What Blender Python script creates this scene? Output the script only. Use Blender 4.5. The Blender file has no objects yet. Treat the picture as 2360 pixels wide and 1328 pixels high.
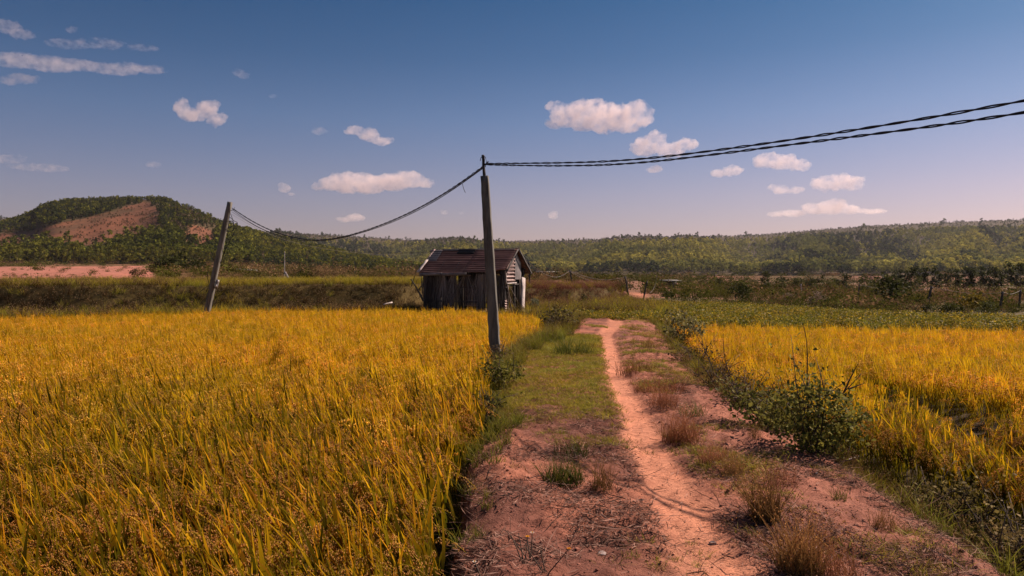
import bpy, bmesh, math, random
import numpy as np
from mathutils import Vector, Matrix

rng = np.random.default_rng(7)
random.seed(7)
SC = bpy.context.scene
COL = SC.collection
R = math.radians

# ------------------------------------------------------------------ camera
F = 1700.0            # focal length in pixels of the 2360 px wide photograph
CX, HY, CAMZ = 1180.0, 625.0, 1.7
cam = bpy.data.cameras.new('camera'); camo = bpy.data.objects.new('camera', cam); COL.objects.link(camo)
cam.sensor_width = 36.0; cam.lens = 36.0 * F / 2360.0
cam.shift_y = -(664.0 - HY) / 2360.0
cam.clip_start = 0.05; cam.clip_end = 20000
camo.location = (0, 0, CAMZ); camo.rotation_euler = (R(90), 0, 0)
SC.camera = camo

# ------------------------------------------------------------------ light
SUN_AZ, SUN_EL = 57.0, 41.0          # degrees to the right of the view direction / above the horizon
sd = Vector((math.sin(R(SUN_AZ)) * math.cos(R(SUN_EL)), math.cos(R(SUN_AZ)) * math.cos(R(SUN_EL)), math.sin(R(SUN_EL))))
sun = bpy.data.lights.new('sun', 'SUN'); suno = bpy.data.objects.new('sun', sun); COL.objects.link(suno)
sun.energy = 5.0; sun.angle = R(0.5); sun.color = (1.0, 0.78, 0.66)
suno.rotation_euler = sd.to_track_quat('Z', 'Y').to_euler()
suno.location = (20, 10, 30)
W = bpy.data.worlds.new('World'); SC.world = W; W.use_nodes = True
nt = W.node_tree; nt.nodes.clear()
out = nt.nodes.new('ShaderNodeOutputWorld'); bg = nt.nodes.new('ShaderNodeBackground')
sky = nt.nodes.new('ShaderNodeTexSky'); sky.sky_type = 'NISHITA'; sky.sun_disc = False
sky.sun_elevation = R(SUN_EL); sky.sun_rotation = R(SUN_AZ)
sky.air_density = 1.0; sky.dust_density = 1.2; sky.ozone_density = 1.5; sky.altitude = 200
tint = nt.nodes.new('ShaderNodeMix'); tint.data_type = 'RGBA'; tint.blend_type = 'MULTIPLY'
tint.inputs['Factor'].default_value = 1.0
geo = nt.nodes.new('ShaderNodeTexCoord'); sep = nt.nodes.new('ShaderNodeSeparateXYZ')
ramp = nt.nodes.new('ShaderNodeValToRGB')
nt.links.new(geo.outputs['Generated'], sep.inputs[0]); nt.links.new(sep.outputs['Z'], ramp.inputs[0])
cr = ramp.color_ramp
SKY_TINT = [(0.0, (1.0, 0.68, 0.78)), (0.10, (0.84, 0.66, 0.80)), (0.20, (0.54, 0.60, 0.78)), (0.275, (0.31, 0.47, 0.66)), (0.345, (0.19, 0.40, 0.60)), (1.0, (0.19, 0.40, 0.60))]
while len(cr.elements) < len(SKY_TINT): cr.elements.new(0.5)
for e, (p, c) in zip(cr.elements, SKY_TINT): e.position = p; e.color = (*c, 1)
nt.links.new(sky.outputs[0], tint.inputs['A']); nt.links.new(ramp.outputs[0], tint.inputs['B'])
nt.links.new(tint.outputs['Result'], bg.inputs[0]); nt.links.new(bg.outputs[0], out.inputs[0])
bg.inputs[1].default_value = 0.05
vs = SC.view_settings
vs.view_transform = 'Standard'; vs.look = 'None'; vs.exposure = 0.75; vs.gamma = 1.0; vs.use_curve_mapping = False
SC.cycles.volume_bounces = 6; SC.cycles.max_bounces = 7; SC.cycles.transparent_max_bounces = 6
SC.cycles.diffuse_bounces = 2; SC.cycles.glossy_bounces = 1

# ------------------------------------------------------------------ numpy helpers
def P(px, py, Y):
    return np.array([(px - CX) / F * Y, Y, CAMZ + (HY - py) / F * Y])
def proj(p):
    p = np.asarray(p); return CX + F * p[..., 0] / p[..., 1], HY - F * (p[..., 2] - CAMZ) / p[..., 1]
def sstep(a, b, x):
    t = np.clip((x - a) / (b - a), 0, 1); return t * t * (3 - 2 * t)
def hash2(i, j, s=0):
    h = (i.astype(np.int64) * 374761393 + j.astype(np.int64) * 668265263 + s * 1442695041) & 0xffffffff
    h = ((h ^ (h >> 13)) * 1274126177) & 0xffffffff
    return ((h ^ (h >> 16)) & 0xffff) / 65535.0
def vnoise(x, y, s=0):
    x = np.asarray(x, float); y = np.asarray(y, float)
    i = np.floor(x); j = np.floor(y); fx = x - i; fy = y - j
    fx = fx * fx * (3 - 2 * fx); fy = fy * fy * (3 - 2 * fy)
    a = hash2(i, j, s); b = hash2(i + 1, j, s); c = hash2(i, j + 1, s); d = hash2(i + 1, j + 1, s)
    return (a * (1 - fx) + b * fx) * (1 - fy) + (c * (1 - fx) + d * fx) * fy
def fbm(x, y, oct=4, s=0):
    v = 0; a = 0.5
    for k in range(oct):
        v = v + a * (vnoise(x, y, s + k) - 0.5); x = x * 2.03; y = y * 2.03; a *= 0.5
    return v
def inpoly(px, py, poly):
    px = np.asarray(px, float); py = np.asarray(py, float)
    r = np.zeros(px.shape, bool); n = len(poly)
    for k in range(n):
        x1, y1 = poly[k]; x2, y2 = poly[(k + 1) % n]
        c = ((y1 > py) != (y2 > py))
        xi = (x2 - x1) * (py - y1) / ((y2 - y1) if y2 != y1 else 1e-9) + x1
        r ^= c & (px < xi)
    return r

class MB:
    """collects vertices, quads/tris, vertex colours"""
    def __init__(s): s.v = []; s.q = []; s.t = []; s.c = []; s.n = 0
    def add(s, v, q=None, t=None, c=None):
        v = np.asarray(v, float).reshape(-1, 3)
        if q is not None and len(q): s.q.append(np.asarray(q, int).reshape(-1, 4) + s.n)
        if t is not None and len(t): s.t.append(np.asarray(t, int).reshape(-1, 3) + s.n)
        if c is None: c = (0.5, 0.5, 0.5)
        c = np.asarray(c, float)
        if c.ndim == 1: c = np.tile(c[:3], (len(v), 1))
        s.v.append(v); s.c.append(c); s.n += len(v)
        return s
    def mesh(s, name, mat=None, smooth=False):
        me = bpy.data.meshes.new(name)
        v = np.concatenate(s.v); c = np.concatenate(s.c)
        q = np.concatenate(s.q) if s.q else np.zeros((0, 4), int)
        t = np.concatenate(s.t) if s.t else np.zeros((0, 3), int)
        me.vertices.add(len(v)); me.vertices.foreach_set('co', v.astype(np.float32).ravel())
        nl = q.size + t.size; npoly = len(q) + len(t)
        me.loops.add(nl); me.loops.foreach_set('vertex_index', np.concatenate([q.ravel(), t.ravel()]).astype(np.int32))
        me.polygons.add(npoly)
        ls = np.concatenate([np.arange(len(q)) * 4, q.size + np.arange(len(t)) * 3]).astype(np.int32)
        me.polygons.foreach_set('loop_start', ls)
        if smooth: me.polygons.foreach_set('use_smooth', np.ones(npoly, bool))
        me.update(calc_edges=True)
        a = me.color_attributes.new('Col', 'FLOAT_COLOR', 'POINT')
        a.data.foreach_set('color', np.concatenate([c, np.ones((len(c), 1))], 1).astype(np.float32).ravel())
        if mat: me.materials.append(mat)
        return me
    def build(s, name, mat=None, parent=None, smooth=False, loc=None):
        o = bpy.data.objects.new(name, s.mesh(name, mat, smooth)); COL.objects.link(o)
        if parent: o.parent = parent
        if loc is not None: o.location = loc
        return o

def unit(a): return a / np.maximum(np.linalg.norm(a, axis=-1, keepdims=True), 1e-9)
def blades(mb, p, d, L, w, bend, segs, c0, c1, side=None, rg=rng, pw=0.7):
    """grass blades; p,d,bend (n,3), L,w (n,), c0/c1 (n,3) base and tip colours"""
    n = len(p); L = np.broadcast_to(L, (n,)); w = np.broadcast_to(w, (n,))
    if side is None:
        a = rg.uniform(0, 2 * np.pi, n); side = np.stack([np.cos(a), np.sin(a), np.zeros(n)], 1)
    s = np.linspace(0, 1, segs + 1)
    c = p[:, None] + d[:, None] * (L[:, None] * s)[..., None] + bend[:, None] * (L[:, None] * s ** 2)[..., None]
    wid = (w[:, None] * np.maximum((1 - s) ** pw, 0.04) * np.minimum(1, 0.55 + 2.2 * s))[..., None] * 0.5
    v = np.stack([c - side[:, None] * wid, c + side[:, None] * wid], 2).reshape(-1, 3)
    k = np.arange(segs); base = (np.arange(n) * (segs + 1) * 2)[:, None]
    q = np.stack([base + 2 * k, base + 2 * k + 1, base + 2 * k + 3, base + 2 * k + 2], -1).reshape(-1, 4)
    c0 = np.broadcast_to(c0, (n, 3)); c1 = np.broadcast_to(c1, (n, 3))
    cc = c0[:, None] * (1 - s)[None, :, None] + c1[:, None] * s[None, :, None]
    mb.add(v, q=q, c=np.repeat(cc.reshape(-1, 3), 2, 0))
def grains(mb, c, ax, L, r, col):
    n = len(c); ax = unit(ax)
    h = np.where(np.abs(ax[:, 2:3]) < 0.9, [[0, 0, 1.0]], [[1.0, 0, 0]])
    e1 = unit(np.cross(ax, h)); e2 = np.cross(ax, e1)
    L = np.broadcast_to(L, (n,))[:, None]; r = np.broadcast_to(r, (n,))[:, None]
    a = [0, 2 * np.pi / 3, 4 * np.pi / 3]
    v = np.stack([c - ax * L / 2] + [c + (e1 * np.cos(x) + e2 * np.sin(x)) * r for x in a] + [c + ax * L / 2], 1)
    tt = np.array([[0, 2, 1], [0, 3, 2], [0, 1, 3], [4, 1, 2], [4, 2, 3], [4, 3, 1]])
    t = (np.arange(n)[:, None, None] * 5 + tt).reshape(-1, 3)
    mb.add(v.reshape(-1, 3), t=t, c=np.repeat(np.broadcast_to(col, (n, 3)), 5, 0))
def leaves(mb, c, size, col, rg=rng, up=0.3, elong=1.5, fold=0.18):
    """rhombic leaf faces scattered at centres c"""
    n = len(c); nrm = rg.normal(size=(n, 3)); nrm[:, 2] += up * 2; nrm = unit(nrm)
    a = unit(np.cross(nrm, rg.normal(size=(n, 3)))); b = np.cross(nrm, a)
    s = np.broadcast_to(size, (n,))[:, None]
    v = np.stack([c - a * s * elong / 2, c + b * s / 2 + nrm * s * fold, c + a * s * elong / 2, c - b * s / 2 + nrm * s * fold], 1)
    t = (np.arange(n)[:, None, None] * 4 + np.array([[0, 1, 2], [0, 2, 3]])).reshape(-1, 3)
    mb.add(v.reshape(-1, 3), t=t, c=np.repeat(np.broadcast_to(col, (n, 3)), 4, 0))
def tube(mb, pts, rad, n=6, col=(0.5, 0.5, 0.5), cap=True, phase=0.0):
    pts = np.asarray(pts, float); m = len(pts); rad = np.broadcast_to(rad, (m,))
    tan = unit(np.gradient(pts, axis=0))
    ref = np.array([0, 0, 1.0]) if abs(tan[:, 2]).mean() < 0.8 else np.array([1.0, 0, 0])
    e1 = unit(np.cross(tan, ref)); e2 = np.cross(tan, e1)
    a = np.arange(n) * 2 * np.pi / n + phase
    v = pts[:, None] + (e1[:, None] * np.cos(a)[None, :, None] + e2[:, None] * np.sin(a)[None, :, None]) * rad[:, None, None]
    i = np.arange(m - 1)[:, None] * n; j = np.arange(n)[None]
    q = np.stack([i + j, i + (j + 1) % n, i + n + (j + 1) % n, i + n + j], -1).reshape(-1, 4)
    t = []
    v = v.reshape(-1, 3)
    if cap:
        v = np.concatenate([v, pts[:1], pts[-1:]])
        for k in range(n):
            t.append((m * n, (k + 1) % n, k)); b = (m - 1) * n; t.append((m * n + 1, b + k, b + (k + 1) % n))
    mb.add(v, q=q, t=t, c=col)
def box(mb, c, s, col=(0.5, 0.5, 0.5), rot=None, jit=0.0, rg=rng):
    v = np.array([[x, y, z] for z in (-.5, .5) for y in (-.5, .5) for x in (-.5, .5)]) * np.asarray(s)
    if jit: v = v + rg.uniform(-jit, jit, v.shape)
    if rot is not None: v = v @ np.asarray(rot).T
    mb.add(v + np.asarray(c), q=[(0, 2, 3, 1), (4, 5, 7, 6), (0, 1, 5, 4), (2, 6, 7, 3), (0, 4, 6, 2), (1, 3, 7, 5)], c=col)
def rotm(ax, deg): return np.array(Matrix.Rotation(R(deg), 3, ax))
def grid_mesh(mb, V, col):
    n, m = V.shape[:2]
    i = np.arange(n - 1)[:, None] * m; j = np.arange(m - 1)[None]
    q = np.stack([i + j, i + j + 1, i + m + j + 1, i + m + j], -1).reshape(-1, 4)
    mb.add(V.reshape(-1, 3), q=q, c=np.asarray(col).reshape(-1, 3) if np.ndim(col) > 1 else col)

# ------------------------------------------------------------------ tagging
def tag(o, label, cat, group=None):
    o['label'] = label; o['category'] = cat
    if group: o['group'] = group
    return o
def structure(o, label=None):
    o['kind'] = 'structure'
    if label: o['label'] = label
    return o
def stuff(o, label, cat):
    o['kind'] = 'stuff'; o['label'] = label; o['category'] = cat; return o
def empty(name, loc, label, cat, group=None, rz=0.0):
    o = bpy.data.objects.new(name, None); COL.objects.link(o); o.location = loc; o.rotation_euler = (0, 0, rz)
    o.empty_display_size = 0.2
    return tag(o, label, cat, group)
def copy_tree(o, parent=None):
    c = o.copy(); COL.objects.link(c); c.parent = parent
    for ch in list(o.children): copy_tree(ch, c)
    return c

# ------------------------------------------------------------------ materials
def new_mat(name):
    m = bpy.data.materials.new(name); m.use_nodes = True; n = m.node_tree; n.nodes.clear()
    o = n.nodes.new('ShaderNodeOutputMaterial'); return m, n, o
def mixc(n, a, b, fac, mode='MIX'):
    x = n.nodes.new('ShaderNodeMix'); x.data_type = 'RGBA'; x.blend_type = mode
    for k, val in (('A', a), ('B', b)):
        if isinstance(val, tuple): x.inputs[k].default_value = (*val, 1)
        else: n.links.new(val, x.inputs[k])
    if isinstance(fac, (int, float)): x.inputs['Factor'].default_value = fac
    else: n.links.new(fac, x.inputs['Factor'])
    return x.outputs['Result']
def noise(n, scale, detail=4, rough=0.55, vec=None, dim='3D'):
    t = n.nodes.new('ShaderNodeTexNoise'); t.inputs['Scale'].default_value = scale
    t.inputs['Detail'].default_value = detail; t.inputs['Roughness'].default_value = rough
    if vec is not None: n.links.new(vec, t.inputs['Vector'])
    return t.outputs['Fac']
def maprange(n, v, a, b, c=0.0, d=1.0):
    r = n.nodes.new('ShaderNodeMapRange'); n.links.new(v, r.inputs[0])
    for k, x in zip((1, 2, 3, 4), (a, b, c, d)): r.inputs[k].default_value = x
    return r.outputs[0]
def colattr(n):
    a = n.nodes.new('ShaderNodeVertexColor'); a.layer_name = 'Col'; return a.outputs[0]
def worldpos(n): return n.nodes.new('ShaderNodeNewGeometry').outputs['Position']

def plant_mat(name, trans=0.35, var=0.35, patch=None, patch_scale=0.3, rough=0.6, patch_amt=0.5, gain=1.0, spec=0.12):
    m, n, o = new_mat(name)
    c = colattr(n)
    oi = n.nodes.new('ShaderNodeObjectInfo').outputs['Random']
    if patch is not None:
        f = maprange(n, noise(n, patch_scale, 3, 0.5, worldpos(n)), 0.42, 0.60, 0, patch_amt)
        c = mixc(n, c, mixc(n, c, patch, 1.0, 'MULTIPLY'), f)
    v = maprange(n, oi, 0, 1, (1 - var) * gain, (1 + var) * gain)
    hs = n.nodes.new('ShaderNodeHueSaturation'); n.links.new(c, hs.inputs['Color']); n.links.new(v, hs.inputs['Value'])
    c = hs.outputs[0]
    b = n.nodes.new('ShaderNodeBsdfPrincipled'); n.links.new(c, b.inputs['Base Color'])
    b.inputs['Roughness'].default_value = rough; b.inputs['Specular IOR Level'].default_value = spec
    t = n.nodes.new('ShaderNodeBsdfTranslucent'); n.links.new(c, t.inputs[0])
    mx = n.nodes.new('ShaderNodeMixShader'); mx.inputs[0].default_value = trans
    n.links.new(b.outputs[0], mx.inputs[1]); n.links.new(t.outputs[0], mx.inputs[2]); n.links.new(mx.outputs[0], o.inputs[0])
    return m
def solid_mat(name, col, rough=0.8, metal=0.0, var=0.35, scale=8.0, dark=None, stretch=None, bump=0.3, usecol=False, streak=None):
    """weathered procedural surface: base colour broken up by noise, bump from the same noise"""
    m, n, o = new_mat(name)
    tc = n.nodes.new('ShaderNodeTexCoord').outputs['Object']
    if stretch:
        mp = n.nodes.new('ShaderNodeMapping'); n.links.new(tc, mp.inputs[0]); mp.inputs['Scale'].default_value = stretch; tc = mp.outputs[0]
    f1 = noise(n, scale, 6, 0.65, tc); f2 = noise(n, scale * 0.23, 4, 0.6, tc)
    base = colattr(n) if usecol else col
    d = dark or tuple(x * 0.45 for x in col)
    if usecol:
        c = mixc(n, base, mixc(n, base, d, 1.0, 'MULTIPLY'), maprange(n, f1, 0.35, 0.7, 0, 1))
    else:
        c = mixc(n, base, d, maprange(n, f1, 0.35, 0.68, 0, 1))
        c = mixc(n, c, tuple(min(1, x * (1 + var)) for x in col), maprange(n, f2, 0.45, 0.65, 0, 0.8))
    b = n.nodes.new('ShaderNodeBsdfPrincipled'); n.links.new(c, b.inputs['Base Color'])
    b.inputs['Roughness'].default_value = rough; b.inputs['Metallic'].default_value = metal
    b.inputs['Specular IOR Level'].default_value = 0.25
    bp = n.nodes.new('ShaderNodeBump'); bp.inputs['Strength'].default_value = bump; bp.inputs['Distance'].default_value = 0.02
    n.links.new(f1, bp.inputs['Height']); n.links.new(bp.outputs[0], b.inputs['Normal'])
    n.links.new(b.outputs[0], o.inputs[0])
    return m

M_RICE = plant_mat('rice_leaf', 0.50, 0.25, (0.72, 0.95, 0.6), 0.35, patch_amt=0.45)
M_GRASS = plant_mat('grass_blade', 0.35, 0.35, (1.25, 0.85, 0.7), 0.7)
M_DRY = plant_mat('dry_stem', 0.20, 0.35, spec=0.0)
M_LEAF = plant_mat('shrub_leaf', 0.32, 0.2, rough=0.6, spec=0.04)
M_FOREST = plant_mat('forest_leaf', 0.30, 0.35, (0.42, 0.52, 0.62), 0.011, patch_amt=0.8, spec=0.0)
M_FOREST_FAR = plant_mat('far_forest_leaf', 0.30, 0.35, (0.32, 0.42, 0.60), 0.0075, patch_amt=0.8, spec=0.0)
M_BARK = solid_mat('bark', (0.10, 0.075, 0.055), 0.9, scale=20)
M_WOOD = solid_mat('grey_wood', (0.085, 0.075, 0.068), 0.9, scale=14, stretch=(6, 6, 1))
M_BAMBOO = solid_mat('weathered_bamboo', (0.16, 0.125, 0.10), 0.8, scale=10, stretch=(5, 5, 0.8))
M_PALE = solid_mat('pale_plank', (0.52, 0.46, 0.42), 0.85, scale=9, dark=(0.20, 0.17, 0.15), stretch=(3, 3, 1))
M_RUST = solid_mat('rusty_tin', (0.19, 0.10, 0.08), 0.85, 0.0, scale=5, dark=(0.09, 0.052, 0.043), var=0.6, stretch=(.5, 2, 2))
M_TIN = solid_mat('old_tin', (0.34, 0.25, 0.22), 0.5, 0.2, scale=6, dark=(0.12, 0.07, 0.055))
M_TINGREY = solid_mat('grey_tin', (0.20, 0.185, 0.18), 0.6, 0.1, scale=6, dark=(0.09, 0.08, 0.075))
M_CONC = solid_mat('concrete', (0.145, 0.143, 0.122), 0.95, scale=6, dark=(0.07, 0.068, 0.057), stretch=(4, 4, 0.7), bump=0.5)
M_CONC2 = solid_mat('pale_concrete', (0.175, 0.162, 0.132), 0.95, scale=6, dark=(0.085, 0.078, 0.062), stretch=(4, 4, 0.7), bump=0.5)
M_IRON = solid_mat('iron', (0.045, 0.04, 0.038), 0.6, 0.5, scale=20)
M_CABLE = solid_mat('black_cable', (0.012, 0.012, 0.014), 0.55, scale=30, bump=0.1)
M_WIRE = solid_mat('pale_wire', (0.20, 0.18, 0.165), 0.6, scale=30, bump=0.1)
M_PLAST = solid_mat('white_plastic', (0.6, 0.58, 0.55), 0.5, scale=30, dark=(0.35, 0.33, 0.3), bump=0.1)
M_STONE = solid_mat('stone', (0.34, 0.27, 0.24), 0.9, scale=20)

def earth_mat():
    m, n, o = new_mat('red_earth')
    wp = worldpos(n); c = colattr(n)
    f1 = noise(n, 9, 8, 0.7, wp); f2 = noise(n, 60, 5, 0.7, wp); f3 = noise(n, 1.6, 4, 0.6, wp)
    c = mixc(n, c, mixc(n, c, (0.50, 0.44, 0.42), 1.0, 'MULTIPLY'), maprange(n, f1, 0.45, 0.72, 0, 0.8))
    c = mixc(n, c, mixc(n, c, (1.18, 1.12, 1.08), 1.0, 'MULTIPLY'), maprange(n, f3, 0.45, 0.65, 0, 0.9))
    c = mixc(n, c, mixc(n, c, (0.62, 0.55, 0.52), 1.0, 'MULTIPLY'), maprange(n, f2, 0.52, 0.68, 0, 0.7))
    b = n.nodes.new('ShaderNodeBsdfPrincipled'); n.links.new(c, b.inputs['Base Color']); b.inputs['Roughness'].default_value = 0.95
    b.inputs['Specular IOR Level'].default_value = 0.1
    bp = n.nodes.new('ShaderNodeBump'); bp.inputs['Strength'].default_value = 0.7; bp.inputs['Distance'].default_value = 0.03
    ad = n.nodes.new('ShaderNodeMath'); ad.operation = 'ADD'; n.links.new(f1, ad.inputs[0]); n.links.new(f2, ad.inputs[1])
    n.links.new(ad.outputs[0], bp.inputs['Height']); n.links.new(bp.outputs[0], b.inputs['Normal']); n.links.new(b.outputs[0], o.inputs[0])
    return m
M_EARTH = earth_mat()
def ground_mat():
    m, n, o = new_mat('land')
    wp = worldpos(n); c = colattr(n)
    f1 = noise(n, 0.6, 8, 0.7, wp); f2 = noise(n, 0.05, 6, 0.65, wp)
    c = mixc(n, c, mixc(n, c, (0.42, 0.42, 0.40), 1.0, 'MULTIPLY'), maprange(n, f1, 0.42, 0.68, 0, 0.9))
    c = mixc(n, c, mixc(n, c, (1.3, 1.15, 1.1), 1.0, 'MULTIPLY'), maprange(n, f2, 0.45, 0.62, 0, 0.8))
    b = n.nodes.new('ShaderNodeBsdfPrincipled'); n.links.new(c, b.inputs['Base Color']); b.inputs['Roughness'].default_value = 0.95
    b.inputs['Specular IOR Level'].default_value = 0.1
    n.links.new(b.outputs[0], o.inputs[0])
    return m
M_LAND = ground_mat()

# ------------------------------------------------------------------ terrain
FX = [-60, -30, -17, -11.7, -4.8, -2, 0.3, 1, 4, 5, 13, 20, 40]
FY = [20, 22, 25, 28, 29.6, 29.0, 27.0, 24.5, 24.2, 22.9, 21.9, 21.0, 19]
EX = [-80, -30, -18, -12, -8, -5, -4, 1, 3, 5.0, 6.5, 8.5, 12]
EY = [22, 27, 28.6, 30.6, 31.6, 33, 35, 35.4, 36, 39, 44, 60, 400]
A_PX = [-900, -300, 0, 60, 110, 160, 300, 380, 420, 500, 560, 650, 750, 850, 950, 1060, 1200]
A_PY = [560, 525, 520, 502, 474, 464, 459, 461, 478, 512, 535, 556, 578, 601, 617, 632, 650]
B_PX = [-900, -300, 0, 100, 400, 560, 650, 750, 850, 1000, 1200, 1400, 1600, 1750, 1900, 2060, 2200, 2360, 2700, 3300]
B_PY = [500, 492, 503, 508, 525, 532, 537, 542, 548, 557, 556, 553, 549, 542, 529, 519, 512, 507, 500, 505]
LY = [0, 45, 100, 150, 250, 400, 600, 1000, 3000]
ZL = [0, 0.0, 0.8, 2.0, 3.6, 6, 8, 10, 10]
ZM = [0, 0.0, 0.2, 0.2, -0.3, -1, -1, 0, 0]
ZR = [0, -0.25, -1.4, -2.0, -2.6, -3.5, -3.5, -3, -3]
def hill(px, Y, hpx, hpy, yf, yr, seed, rough):
    zr = CAMZ + (HY - np.interp(px, hpx, hpy)) / F * yr
    s = (Y - yf) / (yr - yf)
    sp = fbm(px / 130.0, Y / 900.0 + 3, 4, seed)
    s2 = np.clip(s, 0, 1)
    prof = 0.62 * s2 + 0.38 * sstep(0, 1, s2)
    z = zr * prof + rough * sp * 4 * s2 * (1 - s2) * np.minimum(zr, 60) * 0.02 * 25
    z = np.where(s > 1, zr - (s - 1) * zr * 0.25, z)
    return np.where(s > 0, z, -50), s
def terrain(X, Y):
    X = np.asarray(X, float); Y = np.asarray(Y, float)
    Yc = np.maximum(Y, 1.0); u = X / Yc; px = CX + F * u
    wl = sstep(-0.05, -0.45, u); wr = sstep(0.05, 0.5, u)
    z = np.interp(Y, LY, ZM) * (1 - wl) * (1 - wr) + np.interp(Y, LY, ZL) * wl + np.interp(Y, LY, ZR) * wr
    floor = -0.55 + 0.5 * sstep(0, 1.6, Y - np.interp(X, FX, FY))
    z = z + floor * sstep(60, 40, Y)
    e = Y - np.interp(X, EX, EY) + 0.9 * fbm(X * 0.35, Y * 0.35, 3, 11)
    H = 1.13 - 0.3 * sstep(-3, 3, X)
    z = z + H * sstep(-0.1, 1.5, e) * sstep(170, 60, Y)
    z = z + fbm(X * 0.5, Y * 0.5, 3, 5) * 0.12 * sstep(24, 32, Y) + fbm(X * 0.03, Y * 0.03, 3, 6) * 2.0 * sstep(80, 250, Y)
    a, sa = hill(px, Yc, A_PX, A_PY, 265.0, 520.0, 21, 0.4)
    b, sb = hill(px, Yc, B_PX, B_PY, np.interp(px, [0, 900, 1500, 2360], [620, 620, 560, 480]), 1300.0, 31, 2.2)
    return np.maximum(z, np.maximum(a, b))
def terrain1(x, y): return float(terrain(np.array([x]), np.array([y]))[0])

BARE = [[(-100, 548), (60, 535), (100, 524), (200, 503), (270, 486), (335, 462), (368, 482), (362, 515), (330, 540), (270, 550), (215, 574), (170, 566), (120, 552), (50, 562), (-100, 582)],
        [(420, 545), (440, 522), (490, 530), (495, 570), (440, 565)]]
def zone_colour(X, Y, Z):
    px, py = proj(np.stack([X, np.maximum(Y, 0.5), Z], -1))
    c = np.tile(np.array([0.05, 0.035, 0.018]), X.shape + (1,))
    def put(m, col):
        m = np.clip(m, 0, 1)[..., None]; c[...] = c * (1 - m) + np.array(col) * m
    put(sstep(27, 31, Y), (0.10, 0.075, 0.025))
    nz = fbm(X * 0.08, Y * 0.03, 3, 40)
    put(((Y > 50) & (Y < 300)) * sstep(-0.1, 0.12, nz + 0.06), (0.22, 0.11, 0.065))
    # pale bare fields
    put((inpoly(px, py, [(-300, 643), (-300, 620), (120, 615), (330, 613), (352, 628), (352, 645)])) & (Y > 40) & (Y < 240), (0.38, 0.165, 0.115))
    put((inpoly(px, py, [(820, 660), (820, 645), (960, 640), (985, 648), (985, 662)])) & (Y > 45), (0.42, 0.17, 0.09))
    put((inpoly(px, py, [(1440, 664), (1480, 664), (1500, 698), (1470, 698)])) & (Y > 34) & (Y < 60), (0.38, 0.17, 0.10))
    put(sstep(262, 300, Y), (0.085, 0.062, 0.028))
    bare = np.zeros(X.shape, bool)
    for b in BARE: bare |= inpoly(px + 20 * fbm(X * .05, Y * .05, 3, 3), py + 14 * fbm(X * .05, Y * .05, 3, 4), b)
    put(bare & (Y > 240) & (Y < 560), (0.17, 0.076, 0.042))
    put(bare * sstep(0.0, 0.16, fbm(X * .06, Y * .05, 4, 41)) * 0.75 * (Y > 240) * (Y < 560), (0.085, 0.055, 0.028))
    put(sstep(560, 620, Y), (0.07, 0.055, 0.03))
    return c

rows = np.concatenate([np.linspace(-2, 23.5, 40), np.linspace(24, 50, 110), np.geomspace(50.6, 240, 70), np.geomspace(245, 1330, 170), np.geomspace(1350, 2600, 14)])
us = np.linspace(-1.35, 1.35, 330)
YY, UU = np.meshgrid(rows, us, indexing='ij')
XX = UU * (YY + 3.0)
ZZ = terrain(XX, YY)
g = MB(); grid_mesh(g, np.stack([XX, YY, ZZ], -1), zone_colour(XX, YY, ZZ))
structure(g.build('ground', M_LAND, smooth=True), 'rice field floor, far fields and wooded hills')

# raised earth bank with the footpath on top
BY = [0, 4, 6.6, 8.6, 11, 14, 17.5, 20, 24, 27]
BL = [-.33, -.31, -.43, -.18, -.25, -.3, .3, 1.0, 1.7, 1.9]
RY_ = [0, 4, 6, 7.2, 8.6, 11.3, 16.5, 23, 27]
RX_ = [2.80, 2.82, 2.95, 3.02, 2.95, 3.05, 3.7, 4.6, 5.0]
TY = [0, 4.28, 5.1, 6.08, 7.5, 9.8, 12, 14.8, 20, 24, 27]
TX = [1.25, 1.2, 1.22, 1.29, 1.38, 1.56, 1.72, 2.0, 2.58, 3.4, 3.9]
def bankL(y): return np.interp(y, BY, BL) + 0.16 * fbm(y * 1.3, y * 0 + 2, 3, 51)
def bankR(y): return np.interp(y, RY_, RX_) + 0.16 * fbm(y * 1.1, y * 0 + 7, 3, 52)
def trail_d(x, y): return np.abs(x - np.interp(y, TY, TX) - 0.10 * fbm(y * 0.8, y * 0, 2, 53))
def trail_w(y): return np.interp(y, [0, 5, 9, 15, 20, 24], [.19, .175, .15, .145, .17, .22])
def bank_z(x, y):
    x = np.asarray(x, float); y = np.asarray(y, float)
    l = x - bankL(y); r = bankR(y) - x
    z = -0.62 * (1 - sstep(-0.13, 0.06, l)) - 0.10 * (1 - sstep(0.0, 0.35, l))
    z = z - 0.62 * (1 - sstep(-0.75, 0.10, r)) - 0.05 * (1 - sstep(0, 0.6, r))
    z = np.maximum(z, -0.66)
    t = trail_d(x, y); w = trail_w(y)
    tm = 1 - sstep(w * 0.6, w * 1.7, t)
    z = z - 0.045 * tm
    rough = fbm(x * 2.2, y * 2.2, 4, 61) * 0.11 + fbm(x * 9, y * 9, 5, 62) * 0.075
    z = z + rough * (1 - 0.8 * tm)
    z = z + 0.05 * sstep(0.9, 0.1, l) * sstep(9, 7, y)
    return z
def bank_z1(x, y): return float(bank_z(np.array([x]), np.array([y]))[0])
by = np.concatenate([np.linspace(0.5, 3, 30), np.geomspace(3.02, 27.5, 430)])
bs = np.linspace(0, 1, 170)
BYY, BSS = np.meshgrid(by, bs, indexing='ij')
xl = bankL(by)[:, None] - 0.22; xr = bankR(by)[:, None] + 0.85
BXX = xl + (xr - xl) * BSS
BZZ = bank_z(BXX, BYY)
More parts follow.
